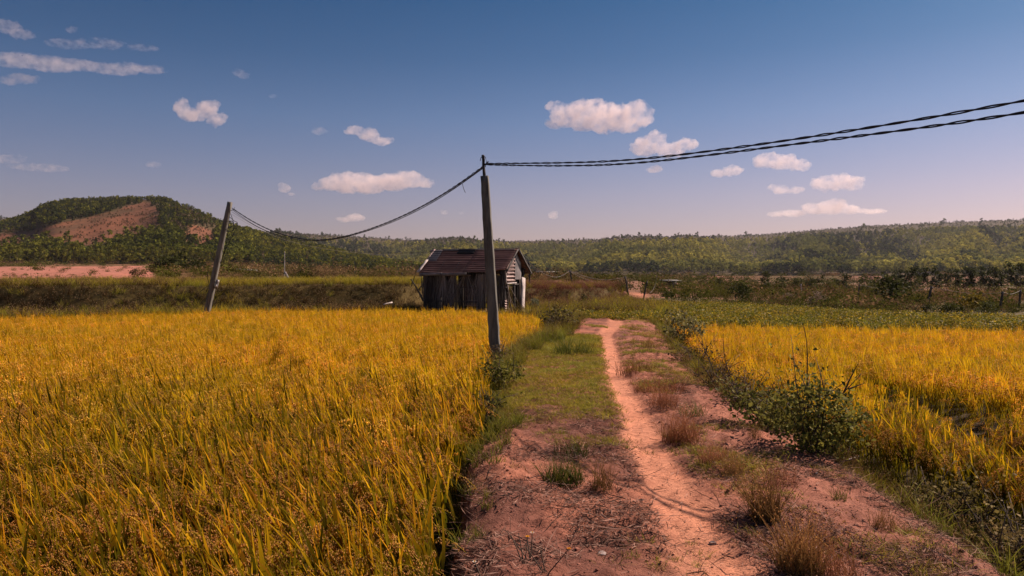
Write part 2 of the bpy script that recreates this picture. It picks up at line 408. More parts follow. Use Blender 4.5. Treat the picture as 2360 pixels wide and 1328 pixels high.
tm = 1 - sstep(0.45, 2.1, trail_d(BXX, BYY) / trail_w(BYY) + 1.8 * fbm(BXX * 3.5, BYY * 3.5, 5, 66))
tm = tm * (1 - 0.35 * sstep(17, 21, BYY))
dirt_mix = sstep(-0.08, 0.12, fbm(BXX * 1.1, BYY * 1.1, 4, 67) + 0.02)  # random patches of lighter and darker dirt
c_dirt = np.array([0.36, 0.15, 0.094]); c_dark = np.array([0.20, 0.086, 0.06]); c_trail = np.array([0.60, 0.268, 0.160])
bc = c_dirt * dirt_mix[..., None] + c_dark * (1 - dirt_mix[..., None])
rside = sstep(0.3, 0.8, BXX - np.interp(BYY, TY, TX))[..., None]
bc = bc * (1 - rside * 0.5) + np.array([0.40, 0.175, 0.117]) * rside * 0.5
bc = bc * (1 - tm[..., None]) + c_trail * tm[..., None]
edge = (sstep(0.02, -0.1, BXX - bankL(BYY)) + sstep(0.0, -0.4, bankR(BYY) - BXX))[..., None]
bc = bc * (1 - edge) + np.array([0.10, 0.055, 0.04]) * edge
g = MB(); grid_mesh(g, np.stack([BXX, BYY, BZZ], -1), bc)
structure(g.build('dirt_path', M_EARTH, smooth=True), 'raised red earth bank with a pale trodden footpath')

# ------------------------------------------------------------------ scattering of uncountable plants
def proto_coll(name, meshes):
    c = bpy.data.collections.new(name)          # never linked to the scene
    for k, me in enumerate(meshes):
        c.objects.link(bpy.data.objects.new('%s_%02d' % (name, k), me))
    return c
def scatter(name, label, cat, coll, pts, rz, tiltx, tilty, scl, idx):
    n = len(pts); me = bpy.data.meshes.new(name)
    me.vertices.add(n); me.vertices.foreach_set('co', np.asarray(pts, np.float32).ravel())
    a = me.attributes.new('rot', 'FLOAT_VECTOR', 'POINT')
    a.data.foreach_set('vector', np.stack([np.broadcast_to(tiltx, n), np.broadcast_to(tilty, n), np.broadcast_to(rz, n)], 1).astype(np.float32).ravel())
    scl = np.asarray(scl, float)
    if scl.ndim < 2: scl = np.repeat(np.broadcast_to(scl, (n,))[:, None], 3, 1)
    a = me.attributes.new('scl', 'FLOAT_VECTOR', 'POINT'); a.data.foreach_set('vector', scl.astype(np.float32).ravel())
    a = me.attributes.new('idx', 'INT', 'POINT'); a.data.foreach_set('value', np.broadcast_to(idx, n).astype(np.int32).copy())
    o = bpy.data.objects.new(name, me); COL.objects.link(o)
    ng = bpy.data.node_groups.new(name + '_nodes', 'GeometryNodeTree')
    ng.interface.new_socket('Geometry', in_out='INPUT', socket_type='NodeSocketGeometry')
    ng.interface.new_socket('Geometry', in_out='OUTPUT', socket_type='NodeSocketGeometry')
    N = ng.nodes.new; L = ng.links.new
    gi = N('NodeGroupInput'); go = N('NodeGroupOutput'); ip = N('GeometryNodeInstanceOnPoints'); ci = N('GeometryNodeCollectionInfo')
    ci.inputs['Collection'].default_value = coll; ci.inputs['Separate Children'].default_value = True; ci.inputs['Reset Children'].default_value = True
    def na(nm, t):
        x = N('GeometryNodeInputNamedAttribute'); x.data_type = t; x.inputs['Name'].default_value = nm; return x.outputs['Attribute']
    L(gi.outputs[0], ip.inputs['Points']); L(ci.outputs[0], ip.inputs['Instance']); ip.inputs['Pick Instance'].default_value = True
    L(na('idx', 'INT'), ip.inputs['Instance Index']); L(na('rot', 'FLOAT_VECTOR'), ip.inputs['Rotation']); L(na('scl', 'FLOAT_VECTOR'), ip.inputs['Scale'])
    L(ip.outputs[0], go.inputs[0])
    md = o.modifiers.new('scatter', 'NODES'); md.node_group = ng
    return stuff(o, label, cat)
def jgrid(x0, x1, y0, y1, d, jit=0.45):
    xs = np.arange(x0, x1, d); ys = np.arange(y0, y1, d)
    gx, gy = np.meshgrid(xs, ys); n = gx.size
    return gx.ravel() + rng.uniform(-jit, jit, n) * d, gy.ravel() + rng.uniform(-jit, jit, n) * d

# ------------------------------------------------------------------ rice
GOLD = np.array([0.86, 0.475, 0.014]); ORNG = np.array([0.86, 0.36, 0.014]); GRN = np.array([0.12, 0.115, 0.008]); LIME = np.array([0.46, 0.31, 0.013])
def rice_clump(seed, far):
    rg = np.random.default_rng(seed); mb = MB()
    n = 14 if not far else 18
    a = rg.uniform(0, 2 * np.pi, n); r = rg.uniform(0, 0.085, n)
    p = np.stack([np.cos(a) * r, np.sin(a) * r, rg.uniform(0.28, 0.52, n)], 1)
    lean = np.stack([rg.normal(-0.17, 0.18, n), rg.normal(-0.02, 0.20, n), np.ones(n)], 1)
    d = unit(lean); L = rg.uniform(0.24, 0.44, n)
    b = np.stack([rg.normal(-0.06, 0.12, n), rg.normal(0, 0.10, n), rg.uniform(-0.10, 0.0, n)], 1)
    k = rg.random((n, 1)); q1, q2 = (.58, .68) if far else (.34, .42)
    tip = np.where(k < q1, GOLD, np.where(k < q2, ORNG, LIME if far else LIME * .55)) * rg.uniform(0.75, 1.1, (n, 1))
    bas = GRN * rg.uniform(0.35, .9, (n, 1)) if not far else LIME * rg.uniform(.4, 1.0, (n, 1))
    sa = rg.uniform(-0.7, 0.7, n) + np.where(rg.random(n) < .5, 0, np.pi)
    side = np.stack([np.cos(sa), np.sin(sa), np.zeros(n)], 1)
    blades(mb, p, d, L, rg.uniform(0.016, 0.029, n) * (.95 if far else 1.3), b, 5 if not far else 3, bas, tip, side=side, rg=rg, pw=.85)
    # culms
    m = 8; a = rg.uniform(0, 2 * np.pi, m); r = rg.uniform(0, 0.06, m)
    p = np.stack([np.cos(a) * r, np.sin(a) * r, np.zeros(m)], 1)
    d = unit(np.stack([rg.normal(-0.08, 0.1, m), rg.normal(0, 0.1, m), np.ones(m)], 1))
    blades(mb, p, d, 0.62, 0.008, np.zeros((m, 3)), 2, GRN * 1.1, LIME, rg=rg, pw=0.2)
    # drooping panicles
    m = 6 if not far else 7
    for _ in range(m):
        a = rg.normal(np.pi, 1.2) if rg.random() < .6 else rg.uniform(0, 2 * np.pi)
        o = np.array([np.cos(a), np.sin(a), 0]); b0 = np.array([rg.normal(-0.03, .05), rg.normal(0, .05), rg.uniform(0.52, 0.68)])
        s = np.linspace(0, 1, 9)[:, None]; Lp = rg.uniform(0.20, 0.30)
        path = b0 + np.array([0, 0, 1]) * Lp * (0.75 * s - 0.95 * s ** 2.2) + o * Lp * (0.15 * s + 0.62 * s ** 1.6)
        gc = np.array([0.62, 0.33, 0.10]) if not far else np.array([0.84, 0.50, 0.10]) * rg.uniform(0.8, 1.15)
        if not far:
            tube(mb, path, 0.0016, 3, LIME, cap=False)
            ng = 46; t = rg.beta(1.6, 1.1, ng) * 0.8 + 0.2
            pp = np.stack([np.interp(t, s[:, 0], path[:, k]) for k in range(3)], 1)
            st = rg.integers(0, 5, ng); so = rg.normal(0, 0.013, (5, 3))[st]; off = so * t[:, None] + rg.normal(0, 0.004, (ng, 3)); off[:, 2] -= np.abs(so[:, 0]) * 1.5
            ax = np.array([0, 0, -1.0]) + o * 0.5 + rg.normal(0, 0.22, (ng, 3))
            grains(mb, pp + off, ax, rg.uniform(0.013, 0.019, ng), 0.0032, gc * rg.uniform(0.75, 1.25, (ng, 1)))
        else:
            ng = 9; t = np.linspace(0.25, 1, ng)
            pp = np.stack([np.interp(t, s[:, 0], path[:, k]) for k in range(3)], 1) + rg.normal(0, 0.01, (ng, 3))
            grains(mb, pp, np.array([0, 0, -1.0]) + o * 0.6 + rg.normal(0, .3, (ng, 3)), 0.034, 0.006, gc * rg.uniform(0.8, 1.2, (ng, 1)))
    return mb.mesh('rice_plant', M_RICE)
RICE = proto_coll('rice_plants', [rice_clump(100 + k, False) for k in range(7)] + [rice_clump(200 + k, True) for k in range(6)])

def rice_points(poly, d1, d2, ysplit):
    xs = [q[0] for q in poly]; ys = [q[1] for q in poly]
    out_ = []
    for d, lo, hi in ((d1, min(ys), ysplit), (d2, ysplit, max(ys))):
        x, y = jgrid(min(xs), max(xs), lo, hi, d); k = inpoly(x, y, poly) & (np.abs(x) < 0.694 * y + 4.0)
        out_.append(np.stack([x[k], y[k]], 1))
    return out_[0], out_[1]
LEFT = [(-.42, 1.6), (-.40, 4), (-.52, 6.6), (-.30, 8.8), (-.36, 11), (-.42, 14), (.20, 17.5), (.9, 20.3), (1.0, 24.0), (.2, 26.6), (-2, 28.4), (-4.8, 29.0), (-11.7, 27.2), (-17, 24.6), (-24, 22.5), (-24, 1.6)]
n1, n2 = rice_points(LEFT, 0.18, 0.19, 9.0)
pts = np.concatenate([n1, n2]); N1 = len(n1); n = len(pts)
z = terrain(pts[:, 0], pts[:, 1])
hv = 1.0 + 0.18 * fbm(pts[:, 0] * 0.6, pts[:, 1] * 0.6, 3, 71) + rng.normal(0, 0.05, n)
idx = np.where(rng.random(n) < sstep(13, 5.5, pts[:, 1]), rng.integers(0, 7, n), rng.integers(7, 13, n))
wind = 0.12 * fbm(pts[:, 0] * 0.35, pts[:, 1] * 0.35, 2, 72)
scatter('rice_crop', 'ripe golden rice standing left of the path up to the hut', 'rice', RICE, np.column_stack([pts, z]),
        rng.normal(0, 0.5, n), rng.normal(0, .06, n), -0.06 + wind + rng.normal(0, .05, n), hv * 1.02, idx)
RIGHT = [(3.9, 2.6), (3.95, 5), (3.85, 7.4), (3.75, 9), (3.75, 12), (4.15, 16), (4.85, 22.4), (9, 22.2), (13.5, 21.4), (20, 20.2), (20, 2.6)]
n1, n2 = rice_points(RIGHT, 0.155, 0.19, 9.0)
pts = np.concatenate([n1, n2]); N1 = len(n1); n = len(pts)
z = terrain(pts[:, 0], pts[:, 1])
# lodged (flattened) hollows
lod = np.zeros(n)
for (cx, cy, rx, ry, ang) in ((5.75, 10.0, .85, 2.4, -6), (7.1, 8.6, .8, 1.6, 8), (4.75, 6.9, .30, .8, 0), (4.9, 13.6, .28, .9, 12), (8.8, 10.6, .7, 1.6, 5), (6.4, 6.3, .4, .9, -10)):
    ca, sa = math.cos(R(ang)), math.sin(R(ang)); dx = pts[:, 0] - cx; dy = pts[:, 1] - cy
    e = ((dx * ca + dy * sa) / rx) ** 2 + ((-dx * sa + dy * ca) / ry) ** 2 + 2.4 * fbm(pts[:, 0] * 1.3, pts[:, 1] * 1.3, 3, 73)
    lod = np.maximum(lod, 1 - sstep(0.55, 1.3, e))
kk = rng.random(n) > lod * .62; pts = pts[kk]; z = z[kk]; lod = lod[kk]; N1 = int(kk[:N1].sum()); n = len(pts)
hv = 0.94 + 0.14 * fbm(pts[:, 0] * 0.6, pts[:, 1] * 0.6, 3, 74) + rng.normal(0, 0.05, n)
hv = hv * (1 - 0.52 * lod)
idx = np.where(np.arange(n) < N1, rng.integers(0, 7, n), rng.integers(7, 13, n))
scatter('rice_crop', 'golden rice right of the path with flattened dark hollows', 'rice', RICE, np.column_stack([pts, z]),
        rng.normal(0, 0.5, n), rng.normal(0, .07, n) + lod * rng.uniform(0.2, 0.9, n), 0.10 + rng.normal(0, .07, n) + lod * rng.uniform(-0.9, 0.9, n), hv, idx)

# ------------------------------------------------------------------ grasses and weeds on the bank
def grass_patch(seed, n, h, w, spread, c0, c1, lean=0.35, bend=0.35, jit=0.25, heads=None, pw=0.7):
    rg = np.random.default_rng(seed); mb = MB()
    a = rg.uniform(0, 2 * np.pi, n); r = spread * np.sqrt(rg.random(n))
    p = np.stack([np.cos(a) * r, np.sin(a) * r, np.full(n, -0.01)], 1)
    d = unit(np.stack([rg.normal(0, lean, n), rg.normal(0, lean, n), np.ones(n)], 1))
    b = np.stack([rg.normal(0, bend, n), rg.normal(0, bend, n), rg.uniform(-0.5, 0.0, n) * bend], 1)
    L = h * (rg.uniform(0.45, 1.1, n) if n < 60 else rg.uniform(0.2, 1.1, n))
    v = rg.uniform(1 - jit, 1 + jit, (n, 1))
    blades(mb, p, d, L, w * rg.uniform(.7, 1.3, n), b, 3, np.array(c0) * v, np.array(c1) * v, rg=rg, pw=pw)
    if heads:
        k = rg.choice(n, int(n * heads[0]), replace=False); tip = p[k] + d[k] * L[k, None] + b[k] * L[k, None]
        for _ in range(heads[3]):
            grains(mb, tip + rg.normal(0, heads[2], tip.shape), d[k] + rg.normal(0, .5, tip.shape), heads[1], heads[1] * 0.35, np.array(heads[4]) * v[k])
    return mb
SHORT = proto_coll('short_grass', [grass_patch(300 + k, 34, 0.075, 0.0055, 0.075, (0.13, 0.145, 0.015), (0.37, 0.34, 0.04), 0.75, 0.5).mesh('short_grass', M_GRASS) for k in range(6)]
                   + [grass_patch(320 + k, 26, 0.07, 0.005, 0.075, (0.15, 0.10, 0.04), (0.34, 0.21, 0.075), 0.9, 0.5).mesh('short_grass', M_DRY) for k in range(4)])
x, y = jgrid(-0.8, 5.2, 3.2, 27.5, 0.062)
l = x - bankL(y); r = bankR(y) - x; t = trail_d(x, y) / trail_w(y)
tx = np.interp(y, TY, TX); left = x < tx
nz = fbm(x * 1.1, y * 1.1, 4, 80); nf = fbm(x * 5, y * 5, 3, 81)
# green lawn left of the trail from ~8 m on
dl = np.where(left, sstep(7.3, 9.2, y + 4.5 * nz + 0.7 * np.clip(l, 0, 1.2) - 0.5) * sstep(1.05, 1.7, t + 0.8 * nf), 0)
dl = dl * np.where(y > 19.5, sstep(0.05, 0.2, nz), 1)
dl = np.maximum(dl, np.where(left & (y < 8), 0.10 * sstep(0.08, 0.2, nz) , 0))
dr = np.where(~left, sstep(1.1, 1.7, t + nf) * sstep(-0.05, 0.16, nz + 0.05 * sstep(8, 12, y) - 0.14 * sstep(9.5, 7, y)) * 0.9, 0)
dr = dr * np.where(y > 19.5, 0.3, 1)
k = (rng.random(len(x)) < np.maximum(dl, dr)) & (l > -0.02) & (r > -0.3) & (np.abs(x) < 0.694 * y + 1)
x, y, left, nz = x[k], y[k], left[k], nz[k]; n = len(x)
dry = np.where(left, 0.12 + 0.4 * sstep(9.5, 8, y), 0.45)
idx = np.where(rng.random(n) < dry, rng.integers(6, 10, n), rng.integers(0, 6, n))
scatter('short_grass', 'short green and dry grass creeping over the earth bank', 'grass', SHORT, np.column_stack([x, y, bank_z(x, y)]),
        rng.uniform(0, 6.28, n), rng.normal(0, .1, n), rng.normal(0, .1, n), rng.uniform(0.6, 1.35, n) * np.where(y > 15, 1.3, 1.0), idx)

# taller weeds along the left rim and on the right slope
WEED = proto_coll('weeds', [grass_patch(340 + k, 26, 0.34, 0.010, 0.07, (0.05, 0.065, 0.01), (0.25, 0.25, 0.026), 0.35, 0.4).mesh('weed', M_GRASS) for k in range(4)]
                  + [grass_patch(350 + k, 24, 0.36, 0.005, 0.08, (0.075, 0.05, 0.025), (0.22, 0.13, 0.05), 0.35, 0.35, heads=(.5, .012, .02, 3, (0.28, 0.17, 0.085))).mesh('weed', M_DRY) for k in range(4)])
x, y = jgrid(-0.9, 5.6, 3.0, 26.5, 0.10)
l = x - bankL(y); r = bankR(y) - x; nz = fbm(x * 0.9, y * 0.9, 3, 85); tx = np.interp(y, TY, TX)
w1 = sstep(0.34 + 0.55 * sstep(12, 17, y), 0.02, l + 0.7 * nz) * (l > -0.22) * (sstep(5.5, 8.0, y + 3 * nz) * 0.85 + 0.28)
w2 = sstep(0.10 + .15 * sstep(8, 11, y), -0.28, r + 0.7 * nz) * (r > -1.15) * 0.95
w3 = np.where((x > tx + 0.55) & (y > 9), 0.16 * sstep(0, .15, nz), 0)
w4 = np.where((x > tx + .22) & (r > .1) & (y < 17), .13 * sstep(-.06, .12, nz), 0)
k = rng.random(len(x)) < np.maximum(np.maximum(w1, w2), np.maximum(w3, w4))
x, y, l, r, nz = x[k], y[k], l[k], r[k], nz[k]; n = len(x)
isl = l < 1.0
sprig = (x > np.interp(y, TY, TX) + .2) & (r > .1)
drp = np.where(sprig, .9, 0) + np.where(sprig, 0, 1) * np.where(isl, np.where(y > 12, 0.35, 0.15), 0.55 + 0.5 * nz - 0.25 * sstep(3.0, 3.6, x) )
idx = np.where(rng.random(n) < drp, rng.integers(4, 8, n), rng.integers(0, 4, n))
sc = rng.uniform(0.5, 1.1, n) * np.where(isl, np.interp(y, [4, 7, 10, 15, 20], [.45, .75, .8, 1.15, 1.35]), 0.95) * np.where(sprig, .5, 1)
scatter('weeds', 'dark green and dry weeds fringing both sides of the bank', 'weeds', WEED, np.column_stack([x, y, bank_z(x, y)]),
        rng.uniform(0, 6.28, n), rng.normal(0, .12, n), rng.normal(0, .12, n), sc, idx)

# dry straw litter lying on the earth
mb = MB()
n0 = 150000
y = 3.3 * (18 / 3.3) ** rng.random(n0); x = rng.uniform(-0.5, 3.6, n0)
t = trail_d(x, y) / trail_w(y); nz = fbm(x * 1.6, y * 1.6, 4, 90)
k = (rng.random(n0) < np.where(t < 1.25, 0.09, sstep(-0.16, 0.10, nz) * 0.95 + .05)) & (x > bankL(y)) & (x < bankR(y) + 0.45) & ~((x < np.interp(y, TY, TX)) & (y > 9))
x, y = x[k], y[k]; n = len(x)
a = rng.uniform(0, 2 * np.pi, n); d = np.stack([np.cos(a), np.sin(a), rng.normal(0.10, 0.14, n)], 1)
L = rng.gamma(2.2, 0.024, n) * np.where(rng.random(n) < 0.1, 2.0, 1)
pal = np.array([[0.030, 0.020, 0.017], [0.055, 0.034, 0.027], [0.36, 0.22, 0.165], [0.13, 0.075, 0.055], [0.22, 0.13, 0.10]])
cc = pal[rng.choice(5, n, p=[.24, .20, .20, .18, .18])]
blades(mb, np.stack([x, y, bank_z(x, y) + rng.uniform(0.003, 0.016, n)], 1), unit(d), L, rng.uniform(0.003, 0.007, n),
       rng.normal(0, .12, (n, 3)) * [1, 1, .6], 2, cc, cc, side=np.stack([-np.sin(a), np.cos(a), rng.normal(0, .5, n)], 1), pw=.3)
stuff(mb.build('straw_litter', M_DRY), 'broken dry straw littering the red earth', 'straw')
# small clods of earth
mb = MB(); n = 2600
y = 3.3 * (12 / 3.3) ** rng.random(n); x = rng.uniform(-0.4, 3.0, n); k = (x > bankL(y)) & (x < bankR(y) + .2); x, y = x[k], y[k]; n = len(x)
sz = rng.gamma(1.5, 0.0035, n) + 0.003; tr = trail_d(x, y) < trail_w(y); sz[tr] *= 0.45
c = np.stack([x, y, bank_z(x, y) + sz * 0.25], 1)
base = np.array([[1, 0, 0], [-1, 0, 0], [0, 1, 0], [0, -1, 0], [0, 0, 1], [0, 0, -1.0]])
v = c[:, None] + base[None] * sz[:, None, None] * rng.uniform(0.6, 1.2, (n, 6, 1)) * [1, 1, .7] + rng.normal(0, .2, (n, 6, 3)) * sz[:, None, None]
tt = np.array([[4, 0, 2], [4, 2, 1], [4, 1, 3], [4, 3, 0], [5, 2, 0], [5, 1, 2], [5, 3, 1], [5, 0, 3]])
cl = np.array([0.33, 0.15, 0.105]) * rng.uniform(.6, 1.3, (n, 1))
mb.add(v.reshape(-1, 3), t=(np.arange(n)[:, None, None] * 6 + tt).reshape(-1, 3), c=np.repeat(cl, 6, 0))
stuff(mb.build('earth_clods', M_EARTH), 'small clods of red earth strewn over the bank', 'clods')

# ------------------------------------------------------------------ terrace bank grass, mid-distance crops
TALL = proto_coll('tall_grass', [grass_patch(400 + k, 30, 0.42, 0.016, 0.16, (0.09, 0.095, 0.012), (0.40, 0.35, 0.03), 0.3, 0.35).mesh('tall_grass', M_GRASS) for k in range(4)]
                  + [grass_patch(410 + k, 30, 0.42, 0.014, 0.18, (0.032, 0.021, 0.010), (0.12, 0.07, 0.027), 0.45, 0.45, heads=(.35, .03, .03, 2, (0.26, .17, .09))).mesh('tall_grass', M_DRY) for k in range(4)]  # brown grass, darkened further for the shaded bank face
                  + [grass_patch(420 + k, 30, 0.42, 0.014, 0.18, (0.10, 0.042, 0.024), (0.20, 0.085, 0.05), 0.5, 0.45, heads=(.4, .03, .03, 2, (0.27, .13, .09))).mesh('tall_grass', M_DRY) for k in range(4)])
x, y = jgrid(-32, 7.0, 21, 47, 0.27)
ey = np.interp(x, EX, EY); fy = np.interp(x, FX, FY); e = y - ey + 0.9 * fbm(x * 0.35, y * 0.35, 3, 11)
k = (y > fy - 0.2) & (np.abs(x + 1) < 0.694 * y + 6) & ~((x > -4.0) & (x < 0.7) & (y > 29.6) & (y < 34.8)) & ~((x > 1.2) & (y < 29.5))
k &= (e < 6 + 0 * x) | (rng.random(len(x)) < 0.5)
k &= ~((e > 2.5) & (x < -9) & (rng.random(len(x)) < 0.35))
x, y, e = x[k], y[k], e[k]; n = len(x)
nz = fbm(x * 0.25, y * 0.25, 3, 95)
face = (e > -0.3) & (e < 1.3)
top = e >= 1.3
pb = np.where(face, 0.72 + nz, np.where(top, 0.10 + 0.35 * sstep(-10, -16, x) + nz, 0.35 + nz + .3 * sstep(-10, -6, x)))  # shade of the bank face and lit top put into grass colours
red = (x > 0.5) & (e > -0.8) & (rng.random(n) < 0.78)
idx = np.where(red, rng.integers(8, 12, n), np.where(rng.random(n) < pb, rng.integers(4, 8, n), rng.integers(0, 4, n)))
sc = rng.uniform(0.7, 1.25, n) * np.where(top, 0.85, 1.1) * np.where(x > 0.5, 1.1, 1)
scatter('tall_grass', 'rough grass covering the terrace bank behind the rice', 'grass', TALL, np.column_stack([x, y, terrain(x, y)]),
        rng.uniform(0, 6.28, n), rng.normal(0, .15, n), rng.normal(0, .15, n), sc, idx)

def bean_plant(seed):
    rg = np.random.default_rng(seed); mb = MB(); n = 90
    c = rg.normal(0, 0.15, (n, 3)); c[:, 2] = np.abs(rg.normal(0.12, 0.07, n)) + 0.02
    col = np.where(rg.random((n, 1)) < 0.3, [[0.34, 0.27, 0.025]], [[0.14, 0.145, 0.016]]) * rg.uniform(.6, 1.3, (n, 1))
    leaves(mb, c, rg.uniform(0.035, 0.065, n), col, rg, up=0.5)
    a = rg.uniform(0, 6.28, 8); d = unit(np.stack([np.cos(a), np.sin(a), np.full(8, 1.2)], 1))
    blades(mb, np.zeros((8, 3)), d, 0.3, .01, np.zeros((8, 3)), 2, (0.07, .06, .02), (0.1, .09, .02), rg=rg)
    return mb.mesh('bean_plant', M_GRASS)
BEAN = proto_coll('bean_plants', [bean_plant(440 + k) for k in range(6)])
x, y = jgrid(0.8, 30, 19.5, 44, 0.27)
fy = np.interp(x, FX, FY); far = np.interp(x, [0, 3, 6, 12, 17, 22, 30], [34, 35.5, 41, 39, 32, 27, 24])
k = (y > fy + 0.3) & (y < far) & (x < 0.694 * y + 4) & ~((x > 1.2 + 0 * y) & (x < bankR(y) + .1) & (y < 26.0)) & (x > np.interp(y, [20, 26, 30, 36], [1.6, 1.3, 1.6, 2.6]))
x, y = x[k], y[k]; n = len(x)
scatter('bean_crop', 'low green leafy crop beyond the path end and right rice', 'crop', BEAN, np.column_stack([x, y, terrain(x, y)]),
        rng.uniform(0, 6.28, n), rng.normal(0, .1, n), rng.normal(0, .1, n), rng.uniform(.55, .95, n), rng.integers(0, 6, n))

# dry scrub of the middle distance
def scrub(seed, c0, c1, leafc):
    rg = np.random.default_rng(seed); mb = grass_patch(seed, 26, 0.7, 0.03, 0.35, c0, c1, 0.5, 0.4)
    n = 110; c = rg.normal(0, 0.34, (n, 3)); c[:, 2] = np.abs(rg.normal(0.22, 0.18, n)) + .03
    leaves(mb, c, rg.uniform(.05, .10, n), np.array(leafc) * rg.uniform(.5, 1.4, (n, 1)), rg)
    return mb.mesh('scrub', M_DRY)
SCRUB = proto_coll('scrub', [scrub(460 + k, (.08, .05, .025), (.30, .20, .09), (.22, .14, .07)) for k in range(3)] + [scrub(470 + k, (.03, .035, .01), (.16, .15, .025), (.085, .09, .018)) for k in range(4)])
NQ = 15000; Yq = 34 * (300 / 34) ** rng.random(NQ); uq = rng.uniform(-0.9, 0.95, NQ); x = uq * Yq; y = Yq
far = np.interp(x, [0, 3, 6, 12, 17, 22, 30], [34, 35.5, 41, 39, 32, 27, 24]); z = terrain(x, y)
px, py = proj(np.stack([x, y, z], 1)); nz = fbm(x * .05, y * .03, 3, 97)
bareband = inpoly(px, py, [(-300, 660), (-300, 618), (330, 612), (356, 628), (356, 660)]) | inpoly(px, py, [(820, 662), (820, 644), (985, 638), (985, 662)]) | inpoly(px, py, [(1440, 664), (1480, 664), (1500, 698), (1470, 698)])
k = ((x > 6) & (y > far) | (y > 52)) & (rng.random(NQ) < np.where(bareband, 0.03, sstep(-0.2, 0.15, nz) * 0.8 + .1))
x, y, z, nz = x[k], y[k], z[k], nz[k]; n = len(x)
idx = np.where(rng.random(n) < 0.36 + nz * 2.5 - .14 * (x > 8), rng.integers(0, 3, n), rng.integers(3, 7, n))
scatter('scrub', 'dry reddish scrub and dark bushes over the valley floor', 'scrub', SCRUB, np.column_stack([x, y, z]), rng.uniform(0, 6.28, n), 0, 0,
        rng.gamma(3, .28, n) * np.interp(y, [30, 60, 110, 250], [.6, .7, 1.1, 1.8]), idx)

# ------------------------------------------------------------------ trees
def crown_points(rg, n, h, r, base, clumps, shape='oval'):
    """leaf centres in clumps inside an uneven crown"""
    k = rg.random(clumps); zc = base + (h - base) * (0.08 + 0.86 * k)
    if shape == 'oval': rr = r * np.sin(np.pi * np.clip(0.12 + 0.80 * k, 0, 1)) ** 0.8
    elif shape == 'round': rr = r * np.sqrt(np.clip(1 - (2 * k - 0.9) ** 2, 0.08, 1))
    else: rr = r * (1.05 - k) ** 0.6
    a = rg.uniform(0, 2 * np.pi, clumps); q = rr * rg.uniform(0.25, 1.0, clumps)
    cc = np.stack([np.cos(a) * q, np.sin(a) * q, zc], 1)
    own = rg.integers(0, clumps, n)
    sg = rg.uniform(0.14, 0.30, clumps)[own][:, None] * r
    p = cc[own] + rg.normal(0, 1, (n, 3)) * sg * [1, 1, 0.75]
    return p, own, cc
def tree_parts(seed, h, r, base, nleaf, lsize, clumps, col, col2, shape='oval', trunk_r=0.09, limbs=5, dark=0.6):
    rg = np.random.default_rng(seed)
    p, own, cc = crown_points(rg, nleaf, h, r, base, clumps, shape)
    tone = rg.uniform(dark, 1.25, clumps)[own][:, None]; mixv = rg.random((clumps, 1))[own]
    c = (np.array(col) * (1 - mixv) + np.array(col2) * mixv) * tone * rg.uniform(.75, 1.25, (nleaf, 1))
    cm = MB(); leaves(cm, p, lsize * rg.uniform(.7, 1.3, nleaf), c, rg, up=0.25)
    tm_ = MB(); zt = np.linspace(-0.3, h * 0.85, 7); wob = rg.normal(0, r * 0.05, (7, 2)); wob[0] = 0; wob = np.cumsum(wob, 0) * 0.6
    tp = np.column_stack([wob, zt]); tube(tm_, tp, np.linspace(trunk_r, trunk_r * 0.25, 7), 6, (.1, .08, .06))
    for _ in range(limbs):
        q = cc[rg.integers(0, clumps)]; z0 = max(base * 0.7, q[2] - r * rg.uniform(.5, 1.1)); z0 = min(max(z0, 0.1 * h), h * .8)
        b0 = np.array([np.interp(z0, zt, tp[:, 0]), np.interp(z0, zt, tp[:, 1]), z0])
        s = np.linspace(0, 1, 4)[:, None]; lp = b0 * (1 - s) + q * s; lp[1:3, 2] -= 0.06 * r
        tube(tm_, lp, np.linspace(trunk_r * .45, trunk_r * .12, 4), 4, (.1, .08, .06))
    return cm, tm_
ACA = (0.25, 0.235, 0.03); ACA2 = (0.10, 0.115, 0.02); DKG = (0.05, 0.06, 0.016); DKG2 = (0.085, 0.09, 0.022); BRN = (0.20, 0.115, 0.06); FDK = (0.05, 0.065, 0.022); FDK2 = (0.09, 0.10, 0.03)
def forest_proto(seed, h, r, col, col2, nleaf=70, ls=0.75, shape='oval', mat=None):
    cm, tm_ = tree_parts(seed, h, r, h * 0.18, nleaf, ls, 9, col, col2, shape, 0.1, 0)
    cm.add(tm_.v[0], q=tm_.q[0], t=tm_.t[0], c=(0.10, 0.08, 0.06))
    return cm.mesh('forest_tree', mat)
def forest_coll(name, mat, k, ca, cb):
    L = []
    for s in range(5): L.append(forest_proto(500 + s + k, 6.2, 1.55, ca, cb, 90, .62, 'oval', mat))
    for s in range(4): L.append(forest_proto(520 + s + k, 5.0, 2.0, FDK, FDK2, 80, .75, 'round', mat))
    for s in range(3): L.append(forest_proto(540 + s + k, 3.2, 1.5, BRN, (0.09, .08, .03), 50, .6, 'round', mat))
    return proto_coll(name, L)
FNEAR = forest_coll('near_forest', M_FOREST, 0, ACA, ACA2); FFAR = forest_coll('far_forest', M_FOREST_FAR, 50, (0.49, 0.42, 0.08), (0.30, 0.29, 0.065))
